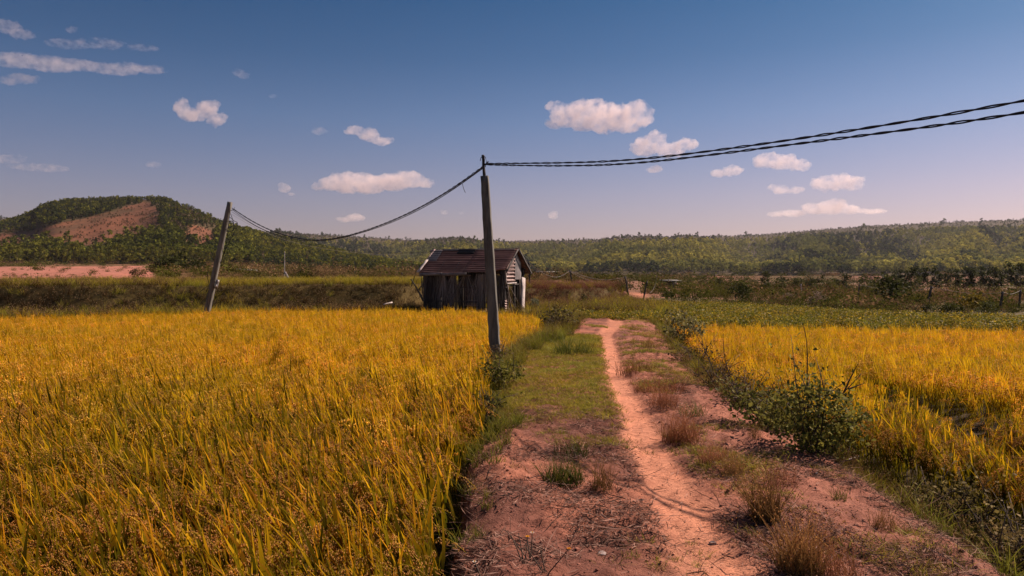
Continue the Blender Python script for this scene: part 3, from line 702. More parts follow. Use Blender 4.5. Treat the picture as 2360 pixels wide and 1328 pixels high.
# near hill
n = 30000
y = rng.uniform(268, 540, n); u = rng.uniform(-0.98, 0.02, n); x = u * y; z = terrain(x, y); px, py = proj(np.stack([x, y, z], 1))
a_, sa = hill(CX + F * x / y, y, A_PX, A_PY, 265.0, 520.0, 21, 0.4)
bare = np.zeros(n, bool)
for b in BARE: bare |= inpoly(px + 22 * fbm(x * .05, y * .05, 3, 3), py + 14 * fbm(x * .05, y * .05, 3, 4), b)
below = np.zeros(n, bool)
for b in BARE: below |= inpoly(px, py - 20, b) | inpoly(px, py - 9, b)
below &= ~bare & (rng.random(n) < .85)
nz = fbm(x * 0.02, y * 0.02, 3, 101); nf = fbm(x * .08, y * .08, 2, 102)
plant = (py > 545 + 12 * nf) & (px < 580)                    # plantation of slender trees low on the slope
darkcap = (px < 400) & (py < 515) & (py > 455)
dens = np.where(bare, 0.10 + 0.5 * sstep(0.0, 0.2, nf + nz), np.where(plant, 0.9, 0.62 + nz))
k = (a_ > z - 0.5) & ~below & (rng.random(n) < dens * np.interp(y, [265, 540], [.75, 1.0])) & (y > 275)
x, y, z, px, py, bare, nz, nf, plant, darkcap = [q[k] for q in (x, y, z, px, py, bare, nz, nf, plant, darkcap)]; n = len(x)
rr = rng.random(n)
kind = np.where(bare, 2, np.where(plant, np.where(rr < .85, 0, 1), np.where(darkcap, np.where(rr < .75, 1, 0), np.where((px > 350) & (px < 500) & (py < 560) & (py > 470), np.where(rr < .25, 0, np.where(rr < .5, 1, 2)), np.where((px > 400) & (py < 560), np.where(rr < .5, 0, np.where(rr < .75, 1, 2)), np.where(rr < .35 + nz, 0, np.where(rr < .72, 1, 2)))))))
idx = np.where(kind == 0, rng.integers(0, 5, n), np.where(kind == 1, rng.integers(5, 9, n), rng.integers(9, 12, n)))
sc = rng.uniform(.55, 1.05, n) * np.where(bare, rng.uniform(.25, .6, n), 1) * np.where(plant, 1.0, np.where(py < 480, .55, .75))
scatter('hill_forest', 'plantation and scrub forest covering the reddish hill on the left', 'forest', FNEAR, np.column_stack([x, y, z - .1]), rng.uniform(0, 6.28, n), 0, 0, sc, idx)
# far ridge
n = 62000
y = 470 + 900 * rng.random(n) ** 1.15; u = rng.uniform(-0.78, 0.88, n); x = u * y; z = terrain(x, y); px, py = proj(np.stack([x, y, z], 1))
pyr = np.interp(px, B_PX, B_PY); nz = fbm(x * 0.006, y * 0.006, 3, 111); nf = fbm(x * .03, y * .03, 3, 112)
s = np.clip((645 - py) / (645 - pyr), 0, 1)
fold_shade = fbm(px / 150.0 + 1.1 * s, s * 1.3, 4, 113)  # noise bands of painted shade standing in for ridge folds
b_, sb = hill(px, y, B_PX, B_PY, np.interp(px, [0, 900, 1500, 2360], [620, 620, 560, 480]), 1300.0, 31, 2.2)
k = (b_ > z - 0.5) & (rng.random(n) < 0.74) & (y < 1340)
x, y, z, px, py, s, nz, nf, fold_shade = [q[k] for q in (x, y, z, px, py, s, nz, nf, fold_shade)]; n = len(x)
rr = rng.random(n)
rim = s > 0.86
dk = (fold_shade + 0.5 * nf > 0.06)  # darker trees picked here put the shaded folds into the colour
kind = np.where(rim, np.where(rr < .62, 1, 2), np.where(dk, np.where(rr < .74, 1, np.where(rr < .86, 0, 2)), np.where(rr < .90, 0, np.where(rr < .95, 1, 2))))
idx = np.where(kind == 0, rng.integers(0, 5, n), np.where(kind == 1, rng.integers(5, 9, n), rng.integers(9, 12, n)))
sc = rng.uniform(.75, 1.5, n) * np.where(rim, rng.choice([.25, .4, .55, 1.1], n, p=[.45, .37, .17, .01]), 1.0)
scatter('ridge_forest', 'dense mixed forest on the long far ridge', 'forest', FFAR, np.column_stack([x, y, z - .2]), rng.uniform(0, 6.28, n), 0, 0, sc, idx)

def tree_thing(name, parts, loc, label, cat, group=None, mat=None, rz=0.0, scale=1.0):
    o = empty(name, loc, label, cat, group, rz); o.scale = (scale,) * 3
    parts[0].build('crown', mat or M_LEAF, o); parts[1].build('trunk', M_BARK, o)
    return o
def place_copies(protos, spots, label, cat, group, rg=random):
    """spots: (x, y, z, scale); prototypes are used themselves first, then copied"""
    used = set()
    for k, (x, y, z, s) in enumerate(spots):
        i = k % len(protos); o = protos[i] if i not in used else copy_tree(protos[i]); used.add(i)
        o.location = (x, y, z); o.rotation_euler = (0, 0, rg.uniform(0, 6.28)); o.scale = (s, s, s * rg.uniform(.9, 1.12))
        o['label'] = label(k) if callable(label) else label
# front row of the plantation at the hill foot
pr = [tree_thing('plantation_tree', tree_parts(600 + k, 6.4, 1.5, 1.1, 420, .34, 16, ACA, ACA2, 'oval', .09, 4, .55), (0, 0, 0), 't', 'tree', 'plantation trees in the front row', M_LEAF) for k in range(4)]
spots = []
for k in range(46):
    px = -40 + k * 13.0 + random.uniform(-4, 4); Y = 262 + random.uniform(-5, 6) + 0.02 * px
    X = (px - CX) / F * Y
    spots.append((X, Y, terrain1(X, Y) - .1, random.uniform(.8, 1.15)))
place_copies(pr, spots, 'slender plantation tree in the front row at the foot of the reddish hill', 'tree', None)
# dark row on the right
pr = [tree_thing('dark_tree', tree_parts(620 + k, 3.7, .85, .9, 420, .17, 13, DKG, (.04, .05, .014), 'oval', .05, 4, .5), (0, 0, 0), 't', 'tree', 'dark trees in the row below the right ridge', M_LEAF) for k in range(4)]
spots = []
for k in range(27):
    px = 2060 + k * 15.5 + random.uniform(-5, 5); Y = 105 + random.uniform(-6, 8) - 0.01 * (px - 2000)
    X = (px - CX) / F * Y; zt = terrain1(X, Y)
    spots.append((X, Y, zt - .05, random.uniform(.85, 1.15)))
place_copies(pr, spots, 'dark slim tree in the row before the right ridge', 'tree', None)
pr = [tree_thing('bushy_tree', tree_parts(640 + k, 3.0, 1.35, .3, 420, .2, 14, DKG, DKG2, 'round', .06, 4, .45), (0, 0, 0), 't', 'tree', 'bushy trees right of centre', M_LEAF) for k in range(3)]
spots = []
for k, px in enumerate([1620, 1655, 1765, 1800, 1835, 1868, 1893, 1925, 1950, 1990, 2020, 2075, 2100]):
    Y = 100 + random.uniform(-8, 10); X = (px - CX) / F * Y
    spots.append((X, Y, terrain1(X, Y) - .05, random.uniform(.6, .95) * (0.65 if px < 1700 else 1)))
place_copies(pr, spots, 'bushy dark green tree in the loose row right of centre', 'tree', None)
# single bushes and trees one can point at
SINGLE = [  # px centre, py base, py top, Y, width px, label, cat, colours
    (2052, 706, 636, 44, 98, 'large dark rounded bush in front of the right tree row', (DKG, DKG2)),
    (1708, 697, 652, 47, 62, 'dark bush at the far edge of the green crop, right of centre', (DKG, DKG2)),
    (402, 650, 586, 86, 74, 'broad dark tree at the left hill foot, beside the leaning pole', (DKG, (.04, .045, .012))),
    (452, 650, 598, 84, 60, 'dark leafy tree partly behind the leaning concrete pole', (DKG, (.04, .045, .012))),
    (362, 650, 612, 88, 40, 'smaller dark tree on the left of the broad dark tree', (DKG, DKG2)),
    (697, 650, 614, 70, 40, 'round dark bush beside the pale leaning post', (DKG, (.04, .045, .012))),
    (713, 645, 606, 76, 22, 'narrow dark tree just behind the round bush left of the hut', (DKG, DKG2)),
    (318, 648, 620, 48, 38, 'thin airy shrub at the right end of the pale bare field', ((.12, .10, .03), BRN)),
    (2135, 722, 702, 33, 36, 'low dark bush at the right edge of the green crop', (DKG, DKG2)),
    (2190, 726, 700, 32, 50, 'rounded low bush in the middle of the right crop edge', (DKG, DKG2)),
    (2275, 724, 696, 33, 46, 'low dark bush beneath the right utility poles', (DKG, DKG2)),
    (2245, 712, 682, 37, 60, 'yellow green grassy bush beside the right utility pole', ((.34, .24, .03), (.2, .16, .03))),
    (1815, 700, 676, 44, 34, 'small grey leaved shrub on the dry mound right of centre', ((.26, .21, .15), (.14, .11, .07))),
    (1880, 704, 674, 43, 42, 'pale flowering shrub on the dry grass mound', ((.36, .29, .22), (.2, .14, .09))),
    (1540, 694, 672, 52, 36, 'low dark bush below the small shed roof', (DKG, DKG2)),
    (1345, 700, 678, 37, 22, 'small dark bush on the reddish mound right of the hut', (DKG, (.05, .03, .015))),
    (1232, 712, 686, 31, 26, 'pale leaved weed beside the white post of the hut', ((.34, .33, .22), (.10, .12, .03))),
    (2010, 690, 660, 60, 40, 'small yellowish tree left of the large dark bush', ((.16, .13, .03), DKG2)),
    (1920, 690, 650, 70, 44, 'olive young tree standing before the loose tree row', ((.13, .11, .02), DKG2)),
]
for k, (px, pb, pt, Y, wpx, lab, (c1, c2)) in enumerate(SINGLE):
    X = (px - CX) / F * Y; h = (pb - pt) / F * Y; zb = CAMZ + (HY - pb) / F * Y; zt = terrain1(X, Y)
    h = h + max(0, zb - zt) ; zb = min(zb, zt)
    h = (CAMZ + (HY - pt) / F * Y) - zt; r = wpx / 2 / F * Y
    tree_thing('tree' if h > 2.2 else 'bush', tree_parts(660 + k, h, r, h * .04, 700, max(.045, r * .11), 18, c1, c2, 'round', .03 * h, 6, .45), (X, Y, zt - .03), lab, 'tree' if h > 2.2 else 'bush')
# cassava-like plants on the terrace, far left
def cassava(seed, h):
    rg = np.random.default_rng(seed); s = MB(); l = MB()
    tube(s, [(0, 0, -.1), (.02, 0, h * .5), (0, .02, h * .8)], [.02, .015, .01], 5, (.1, .07, .05))
    for k in range(9):
        a = rg.uniform(0, 6.28); o = np.array([np.cos(a), np.sin(a), rg.uniform(-.2, .5)]); e = np.array([0, 0, h * rg.uniform(.6, .85)]) + o * h * .35
        for m in range(5):
            b = a + (m - 2) * .5; d = np.array([[np.cos(b), np.sin(b), -.25]])
            blades(l, e[None], unit(d), np.array([h * .28]), np.array([h * .06]), np.array([[0, 0, -.2]]), 2, (.06, .07, .016), (.10, .11, .02), rg=rg)
    return l, s
for k, (px, py, hp, side) in enumerate([(22, 640, 17, 'leftmost'), (50, 640, 10, 'second from the left edge'), (72, 641, 18, 'third from the left edge'), (87, 642, 12, 'fourth from the left edge'), (165, 641, 9, 'smallest, in the middle of the field edge'), (177, 642, 11, 'next to the rightmost'), (195, 642, 14, 'rightmost of the row')]):
    Y = 39.0; X = (px - CX) / F * Y; zt = terrain1(X, Y); h = CAMZ + (HY - (py - hp)) / F * Y - zt
    o = empty('cassava_plant', (X, Y, zt), 'spiky green plant before the pale bare field, ' + side, 'plant', 'young plants before the bare field', k * 1.1)
    l, s = cassava(700 + k, max(h, .3)); l.build('leaves', M_LEAF, o); s.build('stem', M_BARK, o)

# ------------------------------------------------------------------ concrete poles
def post_mesh(mb, a, b, wa, wb, da, db, twist=0.0, ch=0.16, n=14, rg=rng, col=(.5, .5, .5)):
    """chamfered rectangular tapered post from a (base) to b (top)"""
    a = np.asarray(a, float); b = np.asarray(b, float); ax = unit(b - a)
    e1 = np.array([math.cos(twist), math.sin(twist), 0]); e1 = unit(e1 - ax * np.dot(e1, ax)); e2 = np.cross(ax, e1)
    sec = np.array([(-1 + ch, -1), (1 - ch, -1), (1, -1 + ch), (1, 1 - ch), (1 - ch, 1), (-1 + ch, 1), (-1, 1 - ch), (-1, -1 + ch)])
    V = []
    for i in range(n):
        s = i / (n - 1); c = a + (b - a) * s + rg.normal(0, .0025, 3)
        w = (wa + (wb - wa) * s) / 2; d = (da + (db - da) * s) / 2
        for q in sec: V.append(c + e1 * (q[0] * w + rg.normal(0, .0018)) + e2 * (q[1] * d + rg.normal(0, .0018)))
    m = len(sec); Q = [(i * m + j, i * m + (j + 1) % m, (i + 1) * m + (j + 1) % m, (i + 1) * m + j) for i in range(n - 1) for j in range(m)]
    V.append(a); V.append(b); T = []
    for j in range(m): T.append((n * m, (j + 1) % m, j)); T.append((n * m + 1, (n - 1) * m + j, (n - 1) * m + (j + 1) % m))
    mb.add(V, q=Q, t=T, c=col)
def catenary(a, b, sag, n=60, skew=0.0):
    s = np.linspace(0, 1, n)[:, None]; a = np.asarray(a); b = np.asarray(b)
    p = a * (1 - s) + b * s; p[:, 2] -= (4 * sag * s * (1 - s) * (1 + skew * (s - .5)))[:, 0]; return p
def twisted(mb, path, rad, sep, pitch, n=6):
    seg = np.linalg.norm(np.diff(path, axis=0), axis=1); L = np.concatenate([[0], np.cumsum(seg)])
    m = int(L[-1] / pitch * 10) + 2; t = np.linspace(0, L[-1], m)
    p = np.stack([np.interp(t, L, path[:, k]) for k in range(3)], 1)
    tan = unit(np.gradient(p, axis=0)); e1 = unit(np.cross(tan, [0, 0, 1.0])); e2 = np.cross(tan, e1)
    ph = 2 * np.pi * t / pitch + 0.5 * np.sin(t * 1.7)
    op = sep * (0.85 + 0.45 * np.sin(t * 2.3) ** 2)
    for off in (0, np.pi):
        q = p + (e1 * np.cos(ph + off)[:, None] + e2 * np.sin(ph + off)[:, None]) * op[:, None]
        tube(mb, q, rad, n, cap=False)

PB = P(1146, 858, 14.6); PT = P(1117, 406, 14.75); PB[2] -= 0.3
pole = empty('utility_pole', (PB[0], PB[1], PB[2]), 'tall dark concrete pole leaning left before the hut', 'pole')
def rel(o, p): return np.asarray(p) - np.array(o.location)
mb = MB(); post_mesh(mb, rel(pole, PB), rel(pole, PT), .215, .150, .19, .135, R(-8), .13, 26); mb.build('post', M_CONC, pole)
mb = MB(); rb = rel(pole, P(1117, 416, 14.75)); rt = rel(pole, P(1113, 357, 14.75)); post_mesh(mb, rb, rt, .05, .046, .05, .046, R(20), .1, 6); mb.build('steel_rod', M_IRON, pole)
hook = rel(pole, P(1122, 378, 14.7)); mb = MB(); r0 = rel(pole, P(1115, 383, 14.75))
tube(mb, [r0, (r0 + hook) / 2 + [0, 0, .02], hook, hook + [.03, 0, .05]], .014, 6); mb.build('hook', M_IRON, pole)
mb = MB(); q = rel(pole, P(1113, 360, 14.72))
tube(mb, [q, q + [.05, 0, -.02], q + [.075, -.01, -.12], q + [.045, 0, -.22]], .008, 5); tube(mb, [q, q + [-.04, 0, -.03], q + [-.055, 0, -.10]], .007, 5); mb.build('tie_wire', M_CABLE, pole)

LB = P(464, 722, 27.5); LT = P(530, 466, 27.8); LB[2] = -0.3 + terrain1(LB[0], LB[1])
lp = empty('utility_pole', tuple(LB), 'thick pale concrete pole leaning right, hung with looped wires', 'pole')
mb = MB(); post_mesh(mb, rel(lp, LB), rel(lp, LT), .215, .15, .19, .14, R(-6), .16, 24); mb.build('post', M_CONC2, lp)
def lpt(s): return rel(lp, LB) * (1 - s) + rel(lp, LT) * s
for s in (.93, .80, .42, .20):
    mb = MB(); c = lpt(s); w = .215 + (.15 - .215) * s; ax = unit(lpt(1) - lpt(0)); post_mesh(mb, c - ax * .012, c + ax * .012, w + .02, w + .02, w * .82, w * .82, R(-6), .16, 2); mb.build('wire_band', M_IRON, lp)
c = lpt(.40) + [.17, -.06, 0]; mb = MB(); box(mb, c, (.09, .09, .34), jit=.006, rot=rotm('Y', 14)); bxo = mb.build('switch_box', M_TINGREY, lp)
mb = MB(); box(mb, c + [.0, -.06, -.06], (.06, .03, .09), jit=.004); mb.build('fuse', M_PLAST, bxo)
mb = MB(); box(mb, c + [.07, -.03, .10], (.05, .05, .10), jit=.004); mb.build('fuse', M_PLAST, bxo)
def lw(pts, r=.011):
    mb = MB(); ctrl = np.array([rel(lp, P(a, b, 27.55 + 0.05 * k)) for k, (a, b) in enumerate(pts)])
    t = np.linspace(0, len(ctrl) - 1, 8 * len(ctrl)); k = np.arange(len(ctrl))
    p = np.stack([np.interp(t, k, ctrl[:, j]) for j in range(3)], 1)
    for _ in range(6): p[1:-1] = (p[:-2] + 2 * p[1:-1] + p[2:]) / 4
    tube(mb, p, r, 5); mb.build('looped_wire', M_CABLE, lp)
lw([(530, 480), (527, 520), (522, 560), (512, 600), (500, 620)]); lw([(529, 500), (540, 510), (546, 512), (549, 520), (540, 535), (520, 575), (511, 600), (498, 628)])
lw([(523, 510), (535, 509), (539, 518), (530, 526), (520, 526)]); lw([(521, 533), (534, 534), (545, 522), (547, 512)]); lw([(531, 492), (536, 505), (540, 520), (537, 532)])
lw([(530, 486), (538, 484), (541, 478)], .009); lw([(495, 640), (486, 655), (470, 665), (458, 675), (452, 690)], .009); lw([(491, 640), (491, 670), (490, 705)], .010)
lw([(480, 622), (478, 640), (482, 655), (476, 672)], .012)

# near cables to the right
Dn = np.array([0.566, -0.824]); H0 = np.array(pole.location) + hook
def span(tz, lo):
    t = np.linspace(0, 17, 160); z = np.interp(t, [a for a, _ in tz], [b for _, b in tz])
    for _ in range(160): z[1:-1] = (z[:-2] + 2 * z[1:-1] + z[2:]) / 4
    s = np.column_stack([H0[0] + Dn[0] * t + lo * np.sin(t * .32) * .3, H0[1] + Dn[1] * t, z]); return s
mb = MB(); twisted(mb, span([(0, 3.84), (1.85, 3.63), (4, 3.385), (6.81, 3.295), (9.46, 3.285), (13, 3.47), (17, 4.0)], .0), .0085, .0085, .60); tag(mb.build('overhead_cable', M_CABLE), 'upper of two black twisted cables crossing the sky to the right', 'cable')
mb = MB(); twisted(mb, span([(0, 3.82), (1.85, 3.575), (4, 3.33), (6.81, 3.255), (9.46, 3.165), (13, 3.33), (17, 3.85)], .15), .0085, .0085, .53); tag(mb.build('overhead_cable', M_CABLE), 'lower of two black twisted cables crossing the sky to the right', 'cable')
# between the two big poles
E0 = np.array(pole.location) + r0; E1 = P(535, 480, 27.75)
def via(pts, n=70):
    ctrl = np.array(pts); k = np.arange(len(ctrl)); t = np.linspace(0, len(ctrl) - 1, n)
    p = np.stack([np.interp(t, k, ctrl[:, j]) for j in range(3)], 1)
    for _ in range(60): p[1:-1] = (p[:-2] + 2 * p[1:-1] + p[2:]) / 4
    return p
def mid(s, px, py): 
    Y = E0[1] + (E1[1] - E0[1]) * s; return P(px, py, Y)
pathA = [E0, mid(.12, 1058, 426), mid(.25, 995, 466), mid(.40, 915, 508), mid(.55, 830, 538), mid(.68, 762, 555), mid(.78, 710, 558), mid(.88, 640, 542), mid(.95, 580, 513), E1]
mb = MB(); twisted(mb, via(pathA), .010, .011, .60); tag(mb.build('overhead_cable', M_CABLE), 'black twisted cable sagging between the dark pole and the leaning pole', 'cable')
pathB = [E0 + [0, 0, -.03], mid(.12, 1056, 431), mid(.25, 992, 473), mid(.40, 910, 514), mid(.55, 826, 541), mid(.68, 760, 557), mid(.78, 708, 560), mid(.88, 632, 546), mid(.95, 574, 516), E1 + [0, 0, -.05]]
mb = MB(); tube(mb, via(pathB), .010, 5); tag(mb.build('overhead_cable', M_CABLE), 'thinner black line hanging just under the sagging twisted cable', 'cable')
q = P(1066, 424, 15.9); mb = MB(); tube(mb, via([q, q + [.03, 0, -.05], q + [-.02, 0, -.08], q + [.05, 0, -.10], q + [.03, 0, -.15], q + [.06, 0, -.19]], 24), .006, 4); tag(mb.build('wire_scrap', M_CABLE), 'curled scrap of wire dangling from the cable left of the dark pole', 'wire')
# small background poles
BGP = [(1222, 670, 1219, 604, 38, .11, 'thin dark pole right behind the hut'), (1323, 668, 1313, 622, 45, .12, 'first leaning pole right of the hut on the dry mound'),
       (1450, 684, 1441, 637, 47, .13, 'leaning pole where the dry mound slopes down'), (1480, 698, 1491, 648, 41, .10, 'thin pole leaning right at the far edge of the crop'),
       (823, 658, 817, 626, 60, .12, 'small pole left of the hut above the terrace'), (655, 658, 656, 580, 50, .08, 'tall thin pole beside the pale leaning post'),
       (674, 657, 657, 627, 49.5, .22, 'pale broken post leaning against the tall thin pole'), (926, 658, 926, 628, 50, .12, 'short post close to the left side of the hut'),
       (2136, 706, 2147, 660, 42, .15, 'dark pole leaning right before the right tree row'), (2303, 718, 2311, 672, 37, .14, 'dark pole near the right edge of the photo'),
       (2348, 716, 2352, 668, 39, .13, 'rightmost pole at the edge of the photo'), (1976, 694, 1981, 655, 60, .14, 'pole standing left of the large dark bush'),
       (1849, 692, 1846, 655, 62, .12, 'pole beside the pale flowering shrub'), (1553, 690, 1552, 652, 62, .10, 'thin pole beside the small shed roof')]
bgt = {}
for (bx, byy, tx_, ty_, Y, w, lab) in BGP:
    b = P(bx, byy, Y); t = P(tx_, ty_, Y); zt = terrain1(b[0], Y); b[2] = min(b[2], zt) - .15
    o = empty('utility_pole', tuple(b), lab, 'pole'); pale = 'pale' in lab
    w = w * .68
    mb = MB(); post_mesh(mb, (0, 0, 0), t - b, w * 1.15, w * .8, w * 1.1, w * .8, rng.uniform(0, .5), .15, 8); mb.build('post', M_PALE if pale else M_WOOD, o)
    mb = MB(); box(mb, t - b + [0, 0, -.10], (w * 1.6, .05, .05)); mb.build('bracket', M_IRON, o)
    bgt[lab[:14]] = t
def bgw(pts, Ys, r, lab, mat=None):
    mb = MB(); c = [P(a, b, Y) for (a, b), Y in zip(pts, Ys)]; tube(mb, via(c, 40), r * .7, 4); tag(mb.build('overhead_wire', mat or M_WIRE), lab, 'wire')
bgw([(1219, 606), (1245, 628), (1280, 645), (1300, 634), (1313, 624)], [38, 40, 42, 44, 45], .013, 'thin wire from the pole behind the hut to the first leaning pole')
bgw([(1313, 626), (1345, 644), (1385, 656), (1420, 651), (1441, 640)], [45, 45.5, 46, 46.5, 47], .013, 'pale wire sagging low between the two leaning poles')
bgw([(1313, 624), (1350, 640), (1390, 647), (1420, 644), (1441, 638)], [45, 45.5, 46, 46.5, 47], .012, 'upper pale wire between the two leaning poles')
bgw([(1441, 640), (1452, 660), (1470, 676), (1484, 672), (1491, 650)], [47, 46, 44, 42, 41], .012, 'pale wire looping down to the thin right leaning pole')
bgw([(1498, 676), (1506, 668), (1511, 655), (1514, 635)], [45, 45.5, 46, 46], .015, 'pale curved wire rising beside the thin right leaning pole')
bgw([(534, 488), (600, 535), (680, 560), (780, 578), (880, 587), (985, 582)], [27.8, 28.5, 29.2, 30, 30.8, 31.6], .009, 'thin line running from the leaning pole to the hut roof', M_CABLE)
bgw([(534, 494), (610, 543), (690, 566), (790, 583), (890, 591), (985, 585)], [27.8, 28.5, 29.2, 30, 30.8, 31.6], .008, 'second thin line running lower from the leaning pole to the hut', M_WIRE)
bgw([(2147, 662), (2200, 672), (2260, 680), (2311, 674)], [42, 40, 38.5, 37], .012, 'thin wire between the two right poles')
bgw([(2311, 673), (2330, 680), (2352, 670)], [37, 38, 39], .013, 'short pale wire at the right edge between the last two poles')
bgw([(1981, 657), (2040, 668), (2100, 674), (2147, 662)], [60, 54, 48, 42], .012, 'thin wire passing before the large dark bush')

# distant sheds
def shed(px0, px1, py_roof, py_base, Y, lab, dep=3.0):
    a = P(px0, py_roof, Y); b = P(px1, py_roof, Y); zt = terrain1((a[0] + b[0]) / 2, Y); w = b[0] - a[0]; hh = a[2] - zt
    o = empty('shed', ((a[0] + b[0]) / 2, Y, zt), lab, 'shed'); h = max(a[2] - zt, .8)
    mb = MB(); box(mb, (0, 0, h), (w, dep, .035), rot=rotm('X', 2)); mb.build('roof', M_CONC, o)
    for sx in (-.45, 0, .45):
        for sy in (-.42, .42):
            mb = MB(); tube(mb, [(sx * w, sy * dep, -.2), (sx * w, sy * dep, h + sy * dep * .12)], .05, 6); mb.build('post', M_WOOD, o)
    mb = MB(); box(mb, (0, dep * .4, h * .45), (w * .9, .05, h * .9)); mb.build('back_wall', M_WOOD, o)
shed(1236, 1290, 645, 655, 95, 'long low open shed far behind the right side of the hut')
shed(1524, 1566, 660, 672, 90, 'small far shed with a pale flat roof right of centre')
mb = MB(); a = P(545, 641, 62); b = P(590, 646, 62); zz = terrain1((a[0] + b[0]) / 2, 62); post_mesh(mb, (a[0], 62, zz + .55), (b[0], 62.4, zz + .42), .16, .16, .1, .1, 0, .2, 4); tag(mb.build('fallen_post', M_PALE), 'pale fallen post lying on the terrace behind the leaning pole', 'post')
mb = MB(); a = P(884, 702, 29.6); b = P(904, 697, 29.9); post_mesh(mb, a, b, .06, .05, .04, .04, 0, .2, 4); tag(mb.build('white_board', M_PALE), 'short white board lying at the rice edge left of the hut', 'board')

# ------------------------------------------------------------------ the hut
TH = 21.0; HW, HD = 3.7, 2.2
hx = -.30 - HW * math.cos(R(TH)); hy = 30.4 + HW * math.sin(R(TH)); hz = -.08
hut = empty('hut', (hx, hy, hz), 'derelict wooden hut with rusty tin roof and ragged palm thatch walls', 'hut', None, -R(TH))
ZE, ZRg, ZB = 1.63 - hz, 2.62 - hz, 1.58 - hz; YE, YRg, YB = -.36, 1.10, 2.56
def roof_pt(s, back=False):
    y0, z0 = (YB, ZB) if back else (YE, ZE)
    return y0 + (YRg - y0) * s, z0 + (ZRg - z0) * s
def corr(name, x0, x1, s0, s1, back, mat, lift=0.0, curl=0.0, seed=0, parent=None, amp=.036, pitch=.16, skew=0.0):
    rg = np.random.default_rng(seed); y0, z0 = roof_pt(0, back); sl = math.hypot(YRg - y0, ZRg - z0)
    ns = int((s1 - s0) * sl / pitch * 6) + 2; xs = np.linspace(x0, x1, 10); ss = np.linspace(s0, s1, ns)
    X, S = np.meshgrid(xs, ss); Yv = y0 + (YRg - y0) * S; Zv = z0 + (ZRg - z0) * S
    w = amp * np.sin(2 * np.pi * S * sl / pitch) + lift + .022 * fbm(X * 1.1 + seed, S * 3, 3, seed) - .035 * np.sin(np.pi * (X + .1) / 3.95) * (1 - S)
    w = w + curl * sstep(x1 - .9, x1, X) * (1 - (S - s0) / (s1 - s0)) ** 1.3
    n = unit(np.array([0, -(ZRg - z0) * np.sign(YRg - y0), abs(YRg - y0)]))
    X = X + skew * (S - s0) + rg.normal(0, .004, X.shape)
    V = np.stack([X, Yv + n[1] * w, Zv + n[2] * w], -1)
    mb = MB(); grid_mesh(mb, V, (.5, .5, .5)); o = mb.build(name, mat, parent or hut, smooth=True)
    so = o.modifiers.new('thick', 'SOLIDIFY'); so.thickness = .004; so.offset = 0
    return o
corr('roof_sheet', -.08, 2.02, 0, .56, False, M_RUST, .0, 0, 1); corr('roof_sheet', 1.93, 3.84, .02, .55, False, M_RUST, .012, .10, 2)
corr('roof_sheet', .28, 2.06, .50, 1.0, False, M_RUST, .024, 0, 3); corr('roof_sheet', 1.98, 3.86, .49, .99, False, M_RUST, .034, 0, 4)
o = corr('roof_sheet', -.10, .36, .52, .985, False, M_TINGREY, .030, 0, 5); o['label'] = 'grey tin strip at the left end of the roof'
corr('roof_sheet', -.1, 1.95, 0, .55, True, M_RUST, 0, 0, 6); corr('roof_sheet', 1.88, 3.95, 0, .55, True, M_RUST, .012, 0, 7)
corr('roof_sheet', -.1, 1.95, .5, 1, True, M_RUST, .022, 0, 8); corr('roof_sheet', 1.88, 3.9, .5, 1, True, M_RUST, .032, 0, 9)
corr('roof_sheet', 1.15, 1.95, .80, 1.0, False, M_CABLE, .055, 0, 10)['label'] = 'dark patch sheet nailed below the ridge'
for k, (a, b, dz) in enumerate([(-.28, .45, .02), (.42, 2.3, .05), (2.2, 3.75, .035)]):
    mb = MB(); xs = np.linspace(a, b, 40); sec = np.linspace(-1, 1, 7); X, S = np.meshgrid(xs, sec)
    V = np.stack([X, YRg + S * .17, ZRg + dz + .01 - np.abs(S) * .10 + .012 * np.sin(X * 66)], -1); grid_mesh(mb, V, (.5, .5, .5)); o = mb.build('ridge_cap', M_IRON, hut); o.modifiers.new('thick', 'SOLIDIFY').thickness = .004
def board(name, a, b, w, t, mat, seed=0, parent=None, face=(0, 1, 0)):
    """a plank from a to b, w wide, t thick, its flat side along face"""
    rg = np.random.default_rng(seed); a = np.asarray(a, float); b = np.asarray(b, float); ax = unit(b - a)
    f = np.asarray(face, float); f = unit(f - ax * f.dot(ax)); sdv = np.cross(ax, f); n = 5; V = []
    for i in range(n):
        s = i / (n - 1); c = a + (b - a) * s + f * rg.normal(0, t * .2)
        ww = w / 2 * rg.uniform(.88, 1.08)
        for (p_, q_) in ((-1, -1), (1, -1), (1, 1), (-1, 1)): V.append(c + sdv * p_ * ww + f * q_ * t / 2)
    Q = [(i * 4 + j, i * 4 + (j + 1) % 4, i * 4 + 4 + (j + 1) % 4, i * 4 + 4 + j) for i in range(n - 1) for j in range(4)] + [(3, 2, 1, 0), (n * 4 - 4, n * 4 - 3, n * 4 - 2, n * 4 - 1)]
    mb = MB(); mb.add(V, q=Q); return mb.build(name, mat, parent or hut)
def rp(x, s, lift=.05, back=False):
    y_, z_ = roof_pt(s, back); return (x, y_, z_ + lift)
board('rake_board', rp(-.12, -.02), rp(-.08, .52), .12, .025, M_PALE, 1, face=(0, -.55, .8)); board('rake_board', rp(-.10, .54), rp(-.07, 1.0), .07, .025, M_TIN, 2, face=(0, -.55, .8))
board('rake_board', rp(3.90, 0, .02), rp(3.90, .98, .02), .07, .03, M_WOOD, 3, face=(1, 0, 0)); board('rake_board', rp(3.97, 0, 0, True), rp(3.93, .98, 0, True), .09, .03, M_WOOD, 4, face=(1, 0, 0))
